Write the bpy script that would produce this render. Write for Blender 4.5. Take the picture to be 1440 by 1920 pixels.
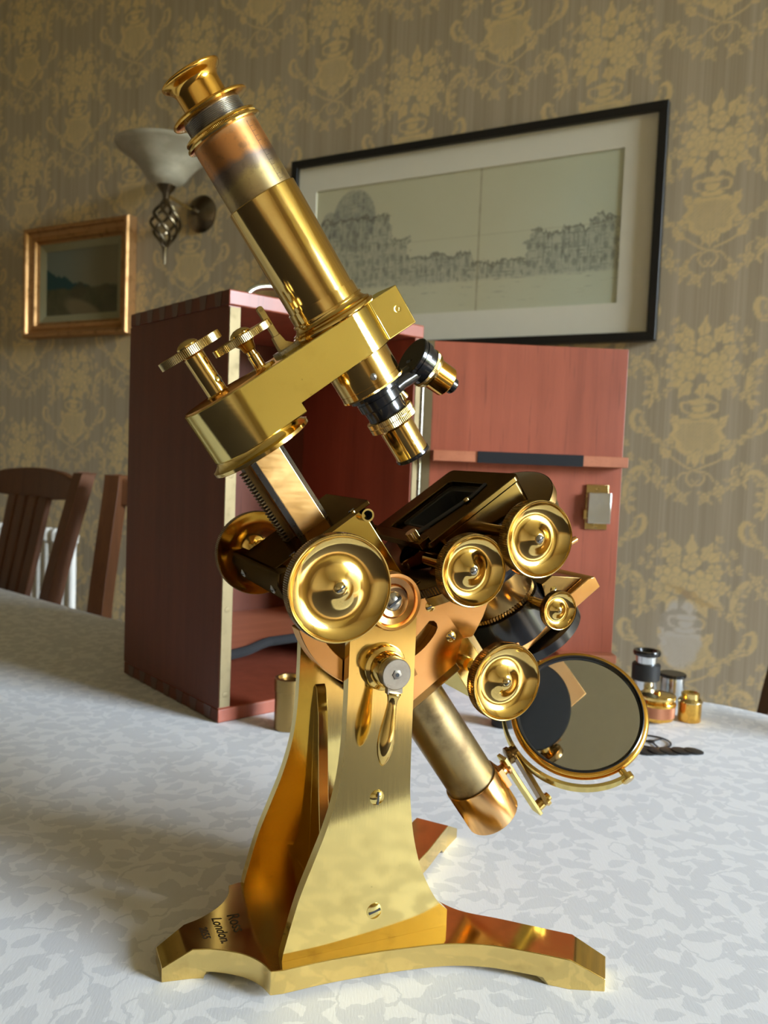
import bpy, math, random
import numpy as np
from mathutils import Matrix, Vector

random.seed(7)
V = lambda *a: np.array(a, float)
pi = math.pi
scn = bpy.context.scene
for o in list(bpy.data.objects):
    bpy.data.objects.remove(o)
COL = scn.collection

# ------------------------------------------------------------------ camera
F_PX = 1530.0
CAM = V(0, 0, 0.28)
roll = math.atan(0.0395)
pitch = math.atan(94 * math.cos(roll) / F_PX)
cp, sp, cr, sr = math.cos(pitch), math.sin(pitch), math.cos(roll), math.sin(roll)
FWD = V(0, cp, -sp)
UP0 = V(0, sp, cp)
RGT = cr * V(1, 0, 0) + sr * UP0
UPV = -sr * V(1, 0, 0) + cr * UP0
cd = bpy.data.cameras.new('camera')
cam = bpy.data.objects.new('camera', cd)
COL.objects.link(cam)
M4 = Matrix(((RGT[0], UPV[0], -FWD[0], CAM[0]), (RGT[1], UPV[1], -FWD[1], CAM[1]),
             (RGT[2], UPV[2], -FWD[2], CAM[2]), (0, 0, 0, 1)))
cam.matrix_world = M4
cd.sensor_fit = 'VERTICAL'
cd.sensor_height = 36.0
cd.sensor_width = 27.0
cd.lens = F_PX * 36.0 / 1920.0
cd.clip_start = 0.02
cd.dof.use_dof = True
cd.dof.focus_distance = 0.43
cd.dof.aperture_fstop = 15.0
scn.camera = cam

# ------------------------------------------------------------------ exposure
scn.view_settings.view_transform = 'Standard'
scn.view_settings.look = 'None'
scn.view_settings.gamma = 1.0
scn.view_settings.use_curve_mapping = False
scn.view_settings.exposure = 0.0
scn.cycles.glossy_bounces = 8

# ------------------------------------------------------------------ sky
SKY = 88.0
w = bpy.data.worlds.new('overcast_sky')
scn.world = w
w.use_nodes = True
nt = w.node_tree
nt.nodes.clear()
wo = nt.nodes.new('ShaderNodeOutputWorld')
bg = nt.nodes.new('ShaderNodeBackground')
tc = nt.nodes.new('ShaderNodeTexCoord')
sx = nt.nodes.new('ShaderNodeSeparateXYZ')
rp = nt.nodes.new('ShaderNodeValToRGB')
mr = nt.nodes.new('ShaderNodeMapRange')
mr.inputs[1].default_value = -1
mr.inputs[2].default_value = 1
nt.links.new(tc.outputs['Generated'], sx.inputs[0])
nt.links.new(sx.outputs[2], mr.inputs[0])
nt.links.new(mr.outputs[0], rp.inputs[0])
els = rp.color_ramp.elements
els[0].position = 0.0
els[0].color = (0.06, 0.07, 0.04, 1)
els[1].position = 1.0
els[1].color = (0.74, 0.88, 1.04, 1)
for p, c in ((0.50, (0.09, 0.10, 0.055, 1)), (0.535, (0.13, 0.15, 0.085, 1)), (0.56, (0.66, 0.78, 0.92, 1)), (0.66, (0.76, 0.89, 1.04, 1))):
    e = els.new(p)
    e.color = c
bg.inputs[1].default_value = SKY
nt.links.new(rp.outputs[0], bg.inputs[0])
nt.links.new(bg.outputs[0], wo.inputs[0])

# ------------------------------------------------------------------ node helpers
class NT:
    def __init__(s, name):
        s.m = bpy.data.materials.new(name)
        s.m.use_nodes = True
        s.t = s.m.node_tree
        s.t.nodes.clear()
        s.out = s.t.nodes.new('ShaderNodeOutputMaterial')
        s.b = s.t.nodes.new('ShaderNodeBsdfPrincipled')
        s.t.links.new(s.b.outputs[0], s.out.inputs[0])
        s._tc = None

    def n(s, typ, **kw):
        x = s.t.nodes.new(typ)
        for k, v in kw.items():
            setattr(x, k, v)
        return x

    def set(s, inp, v):
        if isinstance(v, bpy.types.NodeSocket):
            s.t.links.new(v, inp)
        elif v is not None:
            if hasattr(inp.default_value, '__len__') and not isinstance(v, (tuple, list)):
                v = (v,) * len(inp.default_value)
            inp.default_value = v

    def obj(s):
        if s._tc is None:
            s._tc = s.n('ShaderNodeTexCoord').outputs['Object']
        return s._tc

    def math(s, op, a, b=None, c=None, clamp=False):
        x = s.n('ShaderNodeMath', operation=op, use_clamp=clamp)
        s.set(x.inputs[0], a)
        if b is not None: s.set(x.inputs[1], b)
        if c is not None: s.set(x.inputs[2], c)
        return x.outputs[0]

    def vm(s, op, a, b=None, scale=None):
        x = s.n('ShaderNodeVectorMath', operation=op)
        s.set(x.inputs[0], a)
        if b is not None: s.set(x.inputs[1], b)
        if scale is not None: s.set(x.inputs['Scale'], scale)
        return x.outputs[1] if op in ('LENGTH', 'DOT_PRODUCT', 'DISTANCE') else x.outputs[0]

    def map(s, v, loc=(0, 0, 0), rot=(0, 0, 0), scale=(1, 1, 1), typ='POINT'):
        x = s.n('ShaderNodeMapping', vector_type=typ)
        s.set(x.inputs[0], v)
        x.inputs[1].default_value = loc
        x.inputs[2].default_value = rot
        x.inputs[3].default_value = scale
        return x.outputs[0]

    def noise(s, v, scale=5, detail=3, rough=0.5, col=False):
        x = s.n('ShaderNodeTexNoise')
        s.set(x.inputs['Vector'], v)
        x.inputs['Scale'].default_value = scale
        x.inputs['Detail'].default_value = detail
        x.inputs['Roughness'].default_value = rough
        return x.outputs['Color'] if col else x.outputs['Fac']

    def ramp(s, f, stops, interp='LINEAR'):
        x = s.n('ShaderNodeValToRGB')
        x.color_ramp.interpolation = interp
        s.set(x.inputs[0], f)
        e = x.color_ramp.elements
        while len(e) < len(stops): e.new(0.5)
        for i, (p, c) in enumerate(stops):
            e[i].position = p
            if not isinstance(c, (tuple, list)): c = (c, c, c)
            e[i].color = tuple(c) + (1,) if len(c) == 3 else c
        return x.outputs[0]

    def mix(s, f, a, b, bt='MIX'):
        x = s.n('ShaderNodeMix', data_type='RGBA', blend_type=bt)
        s.set(x.inputs[0], f)
        for i, v in ((6, a), (7, b)):
            if isinstance(v, (tuple, list)) and len(v) == 3: v = tuple(v) + (1,)
            s.set(x.inputs[i], v)
        return x.outputs[2]

    def sep(s, v):
        x = s.n('ShaderNodeSeparateXYZ')
        s.set(x.inputs[0], v)
        return x.outputs

    def comb(s, x_, y_, z_=0.0):
        x = s.n('ShaderNodeCombineXYZ')
        for i, v in enumerate((x_, y_, z_)): s.set(x.inputs[i], v)
        return x.outputs[0]

    def smooth(s, v, a, b):
        x = s.n('ShaderNodeMapRange', interpolation_type='SMOOTHSTEP')
        s.set(x.inputs[0], v)
        x.inputs[1].default_value = a
        x.inputs[2].default_value = b
        return x.outputs[0]

    def bump(s, h, strength=0.2, dist=0.001):
        x = s.n('ShaderNodeBump')
        x.inputs['Strength'].default_value = strength
        x.inputs['Distance'].default_value = dist
        s.set(x.inputs['Height'], h)
        s.t.links.new(x.outputs[0], s.b.inputs['Normal'])

    def pset(s, **kw):
        names = dict(color='Base Color', metal='Metallic', rough='Roughness', coat='Coat Weight', coatr='Coat Roughness',
                     ior='IOR', trans='Transmission Weight', spec='Specular IOR Level', sub='Subsurface Weight',
                     aniso='Anisotropic', sheen='Sheen Weight')
        for k, v in kw.items():
            if isinstance(v, (tuple, list)) and len(v) == 3: v = tuple(v) + (1,)
            s.set(s.b.inputs[names[k]], v)
        return s.m


MAT = {}

def brass(name, col, dark, rough, spots=0.35, brushed=None, rvar=0.08, dots=0.35, beck=False):
    """lacquered brass: base colour, tarnish colour, roughness"""
    k = NT(name)
    o = k.obj()
    n1 = k.noise(o, 45, 4, 0.6)
    n2 = k.noise(o, 260, 3, 0.6)
    f = k.math('MULTIPLY', k.smooth(n1, 0.50, 0.78), spots)
    c = k.mix(f, col, dark)
    sp_ = k.smooth(n2, 0.70, 0.78)
    c = k.mix(k.math('MULTIPLY', sp_, dots), c, tuple(x * 0.35 for x in dark))
    r = k.math('ADD', k.math('MULTIPLY', n1, rvar * 2), rough - rvar)
    if brushed is not None:
        st_ = k.noise(k.map(o, scale=brushed), 1.0, 3, 0.7)
        r = k.math('ADD', r, k.math('MULTIPLY', st_, 0.08))
        k.bump(st_, 0.03, 0.0003)
    if beck:                                  # evenly brushed metal: short-tailed highlight
        gl_ = k.n('ShaderNodeBsdfAnisotropic', distribution='BECKMANN')
        k.set(gl_.inputs['Color'], c); k.set(gl_.inputs['Roughness'], r)
        if brushed is not None:
            k.t.links.new(k.b.inputs['Normal'].links[0].from_socket, gl_.inputs['Normal'])
        k.t.links.new(gl_.outputs[0], k.out.inputs[0])
    else:
        k.pset(color=c, metal=1.0, rough=r)
    MAT[name] = k.m

brass('brass_polished', (0.79, 0.555, 0.185), (0.45, 0.24, 0.06), 0.11, 0.35)
brass('brass_satin', (0.78, 0.63, 0.24), (0.56, 0.41, 0.12), 0.11, 0.4, (30, 30, 600), 0.05, 0.35, True)
brass('brass_plate', (0.84, 0.645, 0.235), (0.60, 0.44, 0.15), 0.055, 0.4, (900, 900, 40), 0.02)
brass('brass_base', (0.82, 0.61, 0.22), (0.50, 0.34, 0.11), 0.12, 0.5)
brass('bronze_dark', (0.24, 0.15, 0.055), (0.12, 0.07, 0.025), 0.20, 0.5)
brass('copper_lacquer', (0.78, 0.46, 0.20), (0.48, 0.25, 0.09), 0.22, 0.15, None, 0.04, 0.0, True)
brass('bar_brass', (0.97, 0.60, 0.25), (0.80, 0.42, 0.16), 0.30, 0.3, (60, 60, 500), 0.08, 0.35, True)
brass('brass_pale', (0.70, 0.56, 0.28), (0.38, 0.28, 0.12), 0.26, 0.6, beck=True)
brass('brass_dull', (0.20, 0.155, 0.085), (0.11, 0.085, 0.045), 0.55, 0.7)
brass('bronze_black', (0.115, 0.072, 0.028), (0.06, 0.038, 0.016), 0.22, 0.5, beck=True)
brass('copper_red', (0.52, 0.22, 0.12), (0.36, 0.14, 0.08), 0.40, 0.5)
brass('brass_brown', (0.40, 0.27, 0.10), (0.22, 0.14, 0.06), 0.34, 0.6)
brass('brass_gold', (0.86, 0.50, 0.10), (0.5, 0.25, 0.05), 0.14, 0.3)
brass('steel', (0.42, 0.40, 0.36), (0.2, 0.17, 0.13), 0.28, 0.5)
brass('silver', (0.70, 0.74, 0.76), (0.45, 0.45, 0.45), 0.22, 0.3)
brass('gilt', (0.52, 0.29, 0.12), (0.20, 0.09, 0.03), 0.50, 0.7)
brass('iron_bronze', (0.17, 0.13, 0.08), (0.06, 0.045, 0.03), 0.3, 0.5)

# aged, tarnished tube: orange at the top, grey band, then dull brass (real staining along the tube)
def aged(name, axis_p, axis_d, length):
    k = NT(name)
    o = k.obj()
    d = k.vm('DOT_PRODUCT', k.vm('SUBTRACT', o, tuple(axis_p)), tuple(axis_d))
    f = k.math('DIVIDE', d, length)
    nz = k.noise(o, 60, 5, 0.6)
    f = k.math('ADD', f, k.math('MULTIPLY', k.math('SUBTRACT', nz, 0.5), 0.30))
    c = k.ramp(f, [(0.0, (0.58, 0.40, 0.22)), (0.12, (0.66, 0.30, 0.10)), (0.40, (0.60, 0.28, 0.10)),
                   (0.50, (0.24, 0.18, 0.14)), (0.62, (0.30, 0.23, 0.15)), (0.72, (0.50, 0.38, 0.16)), (1.0, (0.44, 0.32, 0.15))])
    c = k.mix(k.math('MULTIPLY', k.smooth(k.noise(o, 170, 4, 0.6), 0.5, 0.75), 0.5), c, (0.16, 0.11, 0.07))
    k.pset(color=c, metal=1.0, rough=k.math('ADD', 0.27, k.math('MULTIPLY', nz, 0.2)))
    MAT[name] = k.m

def plain(name, col, rough=0.5, metal=0.0, coat=0.0, spec=0.5, var=0.12, scale=40):
    k = NT(name)
    n1 = k.noise(k.obj(), scale, 3)
    c = k.mix(k.math('MULTIPLY', n1, var * 2), col, tuple(x * 0.6 for x in col))
    k.pset(color=c, rough=rough, metal=metal, coat=coat, spec=spec)
    MAT[name] = k.m

plain('black_lacquer', (0.010, 0.010, 0.011), 0.16, spec=0.6)
plain('black_matt', (0.012, 0.012, 0.013), 0.55)
plain('felt_black', (0.008, 0.008, 0.009), 0.95)
plain('ink', (0.03, 0.012, 0.004), 0.6)
plain('white_enamel', (0.78, 0.74, 0.66), 0.35)
plain('plaster', (0.66, 0.62, 0.52), 0.9)
plain('frame_black', (0.008, 0.007, 0.006), 0.4)
plain('mount_card', (0.80, 0.76, 0.62), 0.9, var=0.05)
plain('window_paint', (0.75, 0.74, 0.70), 0.4)
plain('unseen_rug_pile', (0.030, 0.018, 0.014), 0.95)
plain('bright_metal', (0.78, 0.80, 0.76), 0.2, metal=1.0)
plain('slip_cream', (0.30, 0.27, 0.15), 0.7)

def wood(name, c1, c2, rough, coat, grain=(60, 60, 3.0), dark=0.5, spec=0.5):
    k = NT(name)
    o = k.obj()
    g = k.noise(k.map(o, scale=grain), 1.0, 6, 0.65)
    g2 = k.noise(k.map(o, scale=tuple(x * 4 for x in grain)), 1.0, 3, 0.6)
    b = k.noise(o, 6, 3)
    f = k.math('ADD', k.math('MULTIPLY', g, 0.7), k.math('MULTIPLY', b, 0.45))
    c = k.ramp(f, [(0.35, c2), (0.75, c1)])
    c = k.mix(k.math('MULTIPLY', k.smooth(g2, 0.55, 0.75), dark), c, tuple(x * 0.45 for x in c2))
    k.pset(color=c, rough=k.math('ADD', rough, k.math('MULTIPLY', b, 0.12)), coat=coat, coatr=0.18, spec=spec)
    k.bump(g2, 0.08, 0.0005)
    MAT[name] = k.m

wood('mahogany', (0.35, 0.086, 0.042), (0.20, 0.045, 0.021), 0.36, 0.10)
wood('mahogany_shaded', (0.15, 0.040, 0.018), (0.09, 0.023, 0.011), 0.40, 0.0, spec=0.22)  # same wood, darkened: shade painted onto the case's left outer faces
wood('mahogany_light', (0.46, 0.16, 0.075), (0.30, 0.09, 0.04), 0.42, 0.15, (4, 60, 60))
wood('dovetail_wood', (0.10, 0.032, 0.015), (0.065, 0.02, 0.010), 0.34, 0.2)
wood('walnut', (0.15, 0.055, 0.018), (0.075, 0.026, 0.009), 0.46, 0.0, spec=0.3)
wood('oak_floor', (0.42, 0.28, 0.15), (0.30, 0.19, 0.10), 0.5, 0.1, (3, 50, 50))

# ------------------------------------------------------------------ geometry helpers
def nrm(a):
    a = np.asarray(a, float)
    return a / np.linalg.norm(a)

def perp(d):
    d = nrm(d)
    h = V(0, 0, 1) if abs(d[2]) < 0.9 else V(1, 0, 0)
    a = nrm(np.cross(h, d))
    return a, np.cross(d, a)

def cat(pts, n=6, closed=False):
    """Catmull-Rom through points"""
    P = [np.asarray(p, float) for p in pts]
    out = []
    m = len(P)
    rng = range(m) if closed else range(m - 1)
    for i in rng:
        if closed:
            a, b, c, d = P[(i - 1) % m], P[i], P[(i + 1) % m], P[(i + 2) % m]
        else:
            b, c = P[i], P[i + 1]
            a = P[i - 1] if i > 0 else 2 * b - c
            d = P[i + 2] if i + 2 < m else 2 * c - b
        for j in range(n):
            t = j / n
            out.append(0.5 * ((2 * b) + (c - a) * t + (2 * a - 5 * b + 4 * c - d) * t * t + (3 * b - a - 3 * c + d) * t ** 3))
    if not closed: out.append(P[-1])
    return out

class G:
    def __init__(s):
        s.v, s.f, s.m, s.mi = [], [], [], 0

    def add(s, vs, fs):
        o = len(s.v)
        s.v += [tuple(map(float, p)) for p in vs]
        s.f += [tuple(i + o for i in f) for f in fs]
        s.m += [s.mi] * len(fs)
        return s

    def mat(s, i):
        s.mi = i
        return s

    def lathe(s, p0, d, prof, n=48, cap=(True, True), knurl=None, ph=0.0, arc=None):
        """prof: list of (height along d, radius). knurl=(teeth, depth): n is set to 2*teeth"""
        p0 = np.asarray(p0, float); d = nrm(d); a, b = perp(d)
        if knurl: n = knurl[0] * 2
        vs, fs, rings = [], [], []
        for h, r in prof:
            if r <= 1e-7:
                rings.append([len(vs)]); vs.append(p0 + d * h)
            else:
                ids = []
                for i in range(n):
                    t = 2 * pi * i / n + ph
                    rr = r - (knurl[1] if knurl and i % 2 else 0)
                    ids.append(len(vs)); vs.append(p0 + d * h + (a * math.cos(t) + b * math.sin(t)) * rr)
                rings.append(ids)
        for r0, r1 in zip(rings[:-1], rings[1:]):
            if len(r0) == 1 and len(r1) == 1: continue
            for i in range(n):
                j = (i + 1) % n
                if len(r0) == 1: fs.append((r0[0], r1[i], r1[j])[::-1])
                elif len(r1) == 1: fs.append((r0[i], r0[j], r1[0]))
                else: fs.append((r0[i], r0[j], r1[j], r1[i]))
        if cap[0] and len(rings[0]) > 1: fs.append(tuple(rings[0][::-1]))
        if cap[1] and len(rings[-1]) > 1: fs.append(tuple(rings[-1]))
        return s.add(vs, fs)

    def prism(s, pts, off):
        pts = [np.asarray(p, float) for p in pts]; off = np.asarray(off, float); n = len(pts)
        nn = sum((np.cross(pts[i] - pts[0], pts[(i + 1) % n] - pts[0]) for i in range(1, n - 1)), V(0, 0, 0))
        if nn @ off < 0: pts = pts[::-1]
        vs = pts + [p + off for p in pts]
        fs = [tuple(range(n))[::-1], tuple(range(n, 2 * n))]
        fs += [(i, (i + 1) % n, n + (i + 1) % n, n + i) for i in range(n)]
        return s.add(vs, fs)

    def ring(s, outer, inner, off):
        """flat plate with a hole; loops have equal counts"""
        n = len(outer); off = np.asarray(off, float)
        O_ = [np.asarray(p, float) for p in outer]; I_ = [np.asarray(p, float) for p in inner]
        nn = sum((np.cross(O_[i] - O_[0], O_[(i + 1) % n] - O_[0]) for i in range(1, n - 1)), V(0, 0, 0))
        if nn @ off < 0: O_, I_ = O_[::-1], I_[::-1]
        vs = O_ + I_ + [p + off for p in O_] + [p + off for p in I_]
        fs = []
        for i in range(n):
            j = (i + 1) % n
            fs += [(j, i, n + i, n + j), (2 * n + i, 2 * n + j, 3 * n + j, 3 * n + i),
                   (i, j, 2 * n + j, 2 * n + i), (n + j, n + i, 3 * n + i, 3 * n + j)]
        return s.add(vs, fs)

    def box(s, c, hx, hy, hz):
        c, hx, hy, hz = (np.asarray(q, float) for q in (c, hx, hy, hz))
        if np.cross(hx, hy) @ hz < 0: hz = -hz
        vs = [c + i * hx + j * hy + k * hz for k in (-1, 1) for j in (-1, 1) for i in (-1, 1)]
        fs = [(0, 2, 3, 1), (4, 5, 7, 6), (0, 1, 5, 4), (2, 6, 7, 3), (0, 4, 6, 2), (1, 3, 7, 5)]
        return s.add(vs, fs)

    def tube(s, pts, r, n=10, closed=False, flat=None):
        """sweep; r scalar or list; flat=(ratio) squashes the second axis"""
        P = [np.asarray(p, float) for p in pts]; m = len(P)
        vs, fs = [], []
        prev = None
        for i, p in enumerate(P):
            if closed: d = nrm(P[(i + 1) % m] - P[(i - 1) % m])
            else: d = nrm(P[min(i + 1, m - 1)] - P[max(i - 1, 0)])
            if prev is None: a, b = perp(d)
            else:
                a = prev - d * (prev @ d); a = nrm(a); b = np.cross(d, a)
            prev = a
            rr = r[i] if hasattr(r, '__len__') else r
            for j in range(n):
                t = 2 * pi * j / n
                vs.append(p + (a * math.cos(t) + b * math.sin(t) * (flat or 1)) * rr)
        for i in range(m if closed else m - 1):
            k = (i + 1) % m
            for j in range(n):
                l = (j + 1) % n
                fs.append((i * n + j, i * n + l, k * n + l, k * n + j))
        if not closed:
            fs.append(tuple(range(n))[::-1]); fs.append(tuple((m - 1) * n + j for j in range(n)))
        return s.add(vs, fs)

def setprops(o, label=None, cat=None, group=None, kind=None):
    for k_, v_ in (('label', label), ('category', cat), ('group', group), ('kind', kind)):
        if v_: o[k_] = v_
    return o

def link(name, me, parent=None):
    o = bpy.data.objects.new(name, me)
    COL.objects.link(o)
    if parent is not None: o.parent = parent
    return o

def obj(name, g, mats, parent=None, bevel=0.0, angle=35, loc=None, rot=0.0, seg=2, label=None):
    me = bpy.data.meshes.new(name)
    vs = g.v
    if loc is not None:
        vs = [tuple(np.asarray(p) - 0) for p in vs]
    me.from_pydata(vs, [], g.f)
    if isinstance(mats, str): mats = [mats]
    for m_ in mats: me.materials.append(MAT[m_])
    me.polygons.foreach_set('material_index', g.m)
    me.polygons.foreach_set('use_smooth', [True] * len(g.f))
    me.set_sharp_from_angle(angle=math.radians(angle))
    me.update()
    o = link(name, me, parent)
    if loc is not None: o.location = loc
    if rot: o.rotation_euler = (0, 0, rot)
    if bevel:
        b = o.modifiers.new('bevel', 'BEVEL')
        b.width = bevel; b.segments = seg; b.limit_method = 'ANGLE'; b.angle_limit = math.radians(40)
        wn = o.modifiers.new('weighted_normal', 'WEIGHTED_NORMAL'); wn.mode = 'FACE_AREA'; wn.weight = 100; wn.keep_sharp = True
    if label: o['label'] = label
    return o

def empty(name, loc, rot, label, cat, group=None):
    o = bpy.data.objects.new(name, None)
    COL.objects.link(o)
    o.location = tuple(loc); o.rotation_euler = (0, 0, rot)
    o.empty_display_size = 0.02
    return setprops(o, label, cat, group)

def dup_tree(root, loc=None, rot=None, label=None):
    r = root.copy(); COL.objects.link(r)
    if loc is not None: r.location = loc
    if rot is not None: r.rotation_euler = (0, 0, rot)
    if label: r['label'] = label
    for ch in list(root.children):
        c = ch.copy(); COL.objects.link(c); c.parent = r
        for q in list(ch.children):
            d = q.copy(); COL.objects.link(d); d.parent = c
    return r

def text_mesh(txt, size, M, shear=0.0, extrude=0.00003, offset=0.0, align='LEFT'):
    """flat lettering as mesh verts, placed with matrix M (numpy 3x4: x-axis, y-axis, normal, origin)"""
    cu = bpy.data.curves.new('lettering', 'FONT')
    cu.body = txt; cu.size = size; cu.extrude = extrude; cu.shear = shear; cu.offset = offset; cu.align_x = align
    to = bpy.data.objects.new('lettering', cu); COL.objects.link(to)
    dg = bpy.context.evaluated_depsgraph_get()
    ev = to.evaluated_get(dg)
    me = ev.to_mesh()
    vs = [tuple(M[0] * v.co.x + M[1] * v.co.y + M[2] * v.co.z + M[3]) for v in me.vertices]
    fs = [tuple(p.vertices) for p in me.polygons]
    ev.to_mesh_clear()
    bpy.data.objects.remove(to)
    return vs, fs

# ------------------------------------------------------------------ room
TX = V(0.88295, -0.46947, 0)          # along the papered wall, to the right
NX = V(-0.46947, -0.88295, 0)         # out of the papered wall, into the room
W0 = V(0.55272, 1.7, 0)
WALL_ROT = math.atan2(TX[1], TX[0])   # wall frame: x=TX, -y=NX, z up
ZF, ZC = -0.75, 2.60

def wp(tau, off, z):
    return W0 + TX * tau + NX * off + V(0, 0, z)

# ---------------- damask print: one repeat drawn on a 1 mm lattice (two columns, half drop)
TW, THT, PX = 0.45, 0.44, 0.001
gx = (np.arange(int(TW / PX)) + 0.5) * PX
gz = (np.arange(int(THT / PX)) + 0.5) * PX
GX, GZ = np.meshgrid(gx, gz)
tile = np.zeros_like(GX)
rs = np.random.RandomState(3)
def draw_motif(cx0, cz0):
    global tile
    def loc(x, z, rot=0.0):
        dx = (GX - cx0 - x + TW / 2) % TW - TW / 2
        dz = (GZ - cz0 - z + THT / 2) % THT - THT / 2
        c, s = math.cos(rot), math.sin(rot)
        return dx * c + dz * s, -dx * s + dz * c
    def put(sd, tone=1.0, gap=0.0028, aa=0.0012):
        """sd: signed distance in metres (<0 inside); clears a thin dark line round the shape"""
        global tile
        t = np.clip((sd - gap) / aa + 0.5, 0, 1)
        tile = tile * np.clip(0.25 + t, 0, 1)
        m = np.clip(-sd / aa + 0.5, 0, 1)
        tile = tile * (1 - m) + m * tone
    def ell(x, z, rx, rz, rot=0.0, tone=1.0, gap=0.0028):
        a, b = loc(x, z, rot)
        l = np.sqrt((a / rx) ** 2 + (b / rz) ** 2)
        put((l - 1) * min(rx, rz), tone, gap)
    def leaf(x, z, L, W, rot, tone=0.95, teeth=0):
        a, b = loc(x, z, rot)                # root at (x,z), tip along +a
        u = np.clip(a / L, 0, 1)
        prof = W * np.sin(pi * u ** 0.75) * (1 + (0.22 * np.cos(u * teeth * 2 * pi) if teeth else 0))
        sd = np.maximum(np.abs(b) - prof, np.maximum(-a, a - L))
        vein = 1 - 0.55 * np.exp(-(b / 0.0008) ** 2) * (u > 0.08) * (u < 0.85)
        put(sd, tone * vein, 0.0020)
    def flower(x, z, R, n, ph=0.0, tone=1.0):
        a, b = loc(x, z)
        r = np.hypot(a, b); t = np.arctan2(b, a) + ph
        edge = R * (0.80 + 0.20 * np.abs(np.cos(n * t / 2)))
        lines = np.exp(-((np.abs(np.sin(n * t / 2)) - 1.0) / 0.10) ** 2) * (r > 0.42 * R)
        ring = np.exp(-((r - 0.55 * R * (0.85 + 0.15 * np.abs(np.cos((n + 1) * t / 2)))) / 0.0014) ** 2)
        core = np.exp(-((r - 0.26 * R) / 0.0012) ** 2)
        put(r - edge, tone * (1 - 0.5 * np.clip(lines + ring + core, 0, 1)))
    def stroke(pts, w0, w1, tone=0.9, gap=0.0018):
        P_ = np.array(pts, float)
        # smooth
        out = []
        m_ = len(P_)
        for i in range(m_ - 1):
            b, c = P_[i], P_[i + 1]; a = P_[i - 1] if i else 2 * b - c; d = P_[i + 2] if i + 2 < m_ else 2 * c - b
            for t in np.linspace(0, 1, 13)[:-1]:
                out.append(0.5 * ((2 * b) + (c - a) * t + (2 * a - 5 * b + 4 * c - d) * t * t + (3 * b - a - 3 * c + d) * t ** 3))
        out.append(P_[-1]); n_ = len(out)
        sd = np.full_like(GX, 9.0)
        for i, q in enumerate(out):
            a, b = loc(q[0], q[1])
            w = w0 + (w1 - w0) * abs(2 * i / (n_ - 1) - 1) ** 1.5
            sd = np.minimum(sd, np.hypot(a, b) - w)
        put(sd, tone, gap)
    for sx in (1, -1):
        R_ = (lambda r: r if sx > 0 else pi - r)
        # big acanthus scroll beside the urn
        stroke([(sx * 0.134, 0.000), (sx * 0.121, 0.014), (sx * 0.104, 0.010), (sx * 0.092, -0.010), (sx * 0.088, -0.036), (sx * 0.092, -0.064), (sx * 0.098, -0.080)], 0.0068, 0.0020)
        stroke([(sx * 0.128, -0.018), (sx * 0.134, -0.006), (sx * 0.124, 0.004)], 0.003, 0.0015)
        for i in range(4):
            leaf(sx * (0.093 + 0.001 * i), -0.014 - 0.017 * i, 0.019, 0.0048, R_(0.5 - 0.35 * i), 0.85)
        stroke([(sx * 0.110, -0.092), (sx * 0.126, -0.086), (sx * 0.132, -0.104), (sx * 0.122, -0.124), (sx * 0.104, -0.132)], 0.0058, 0.002)
        for i in range(6):
            leaf(sx * (0.112 - 0.010 * i), -0.112 - 0.008 * i, 0.020, 0.0046, R_(1.5 - 0.5 * i), 0.85)
            leaf(sx * (0.104 - 0.010 * i), -0.118 - 0.008 * i, 0.018, 0.0042, R_(-0.4 - 0.5 * i), 0.8)
        # ribbon under the shield
        stroke([(sx * 0.062, -0.168), (sx * 0.044, -0.184), (sx * 0.020, -0.198), (-sx * 0.004, -0.208), (-sx * 0.026, -0.214), (-sx * 0.036, -0.228)], 0.0022, 0.0012)
        stroke([(sx * 0.006, -0.206), (sx * 0.018, -0.222), (sx * 0.006, -0.238), (-sx * 0.006, -0.226)], 0.0019, 0.0012)
        leaf(sx * 0.050, -0.182, 0.032, 0.0090, R_(0.75), 0.9, 3)
        # swag of small flowers
        for (x, z, r) in ((0.046, -0.246, 0.0125), (0.074, -0.226, 0.0110), (0.098, -0.200, 0.0095), (0.022, -0.262, 0.0100)):
            for q in range(4): leaf(sx * x, z, r * 2.1, 0.0046, R_(q * 1.6 + x * 40), 0.8)
            flower(sx * x, z, r, 5, x * 30, 0.95)
        stroke([(sx * 0.074, -0.226), (sx * 0.070, -0.206), (sx * 0.080, -0.196)], 0.0018, 0.001)
        for q in range(5): leaf(sx * (0.104 + 0.004 * q), -0.208 - 0.012 * q, 0.015, 0.0035, R_(-0.9 + 0.5 * (q % 3)), 0.75)
        # sprays round the bouquet
        for (x, z, rot) in ((0.052, 0.048, 0.6), (0.060, 0.030, 0.25), (0.058, -0.004, -0.1), (0.050, -0.040, -0.5), (0.036, 0.066, 1.0)):
            x2, z2 = x + 0.030 * math.cos(rot), z + 0.030 * math.sin(rot)
            stroke([(sx * x, z), (sx * x2, z2)], 0.0014, 0.0010)
            for q in (-0.7, 0.0, 0.7): leaf(sx * x2, z2, 0.015, 0.0042, R_(rot + q), 0.85)
            leaf(sx * (x + 0.014 * math.cos(rot)), z + 0.014 * math.sin(rot), 0.014, 0.004, R_(rot + 1.1), 0.8)
            leaf(sx * (x + 0.016 * math.cos(rot)), z + 0.016 * math.sin(rot), 0.014, 0.004, R_(rot - 1.1), 0.8)
    # top leaves
    for (x, rot, L_) in ((-0.020, 2.0, 0.045), (0.0, 1.5, 0.056), (0.022, 1.1, 0.045), (-0.034, 2.4, 0.034), (0.036, 0.8, 0.032)):
        leaf(x, 0.050, L_, 0.0105, rot, 0.95, 2)
    # shield
    a, b = loc(0, -0.138)
    w_ = 0.050 - 0.014 * np.clip((-b - 0.0) / 0.04, 0, 1) ** 2 * 2 + 0.004 * np.cos(b * 220)
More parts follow.
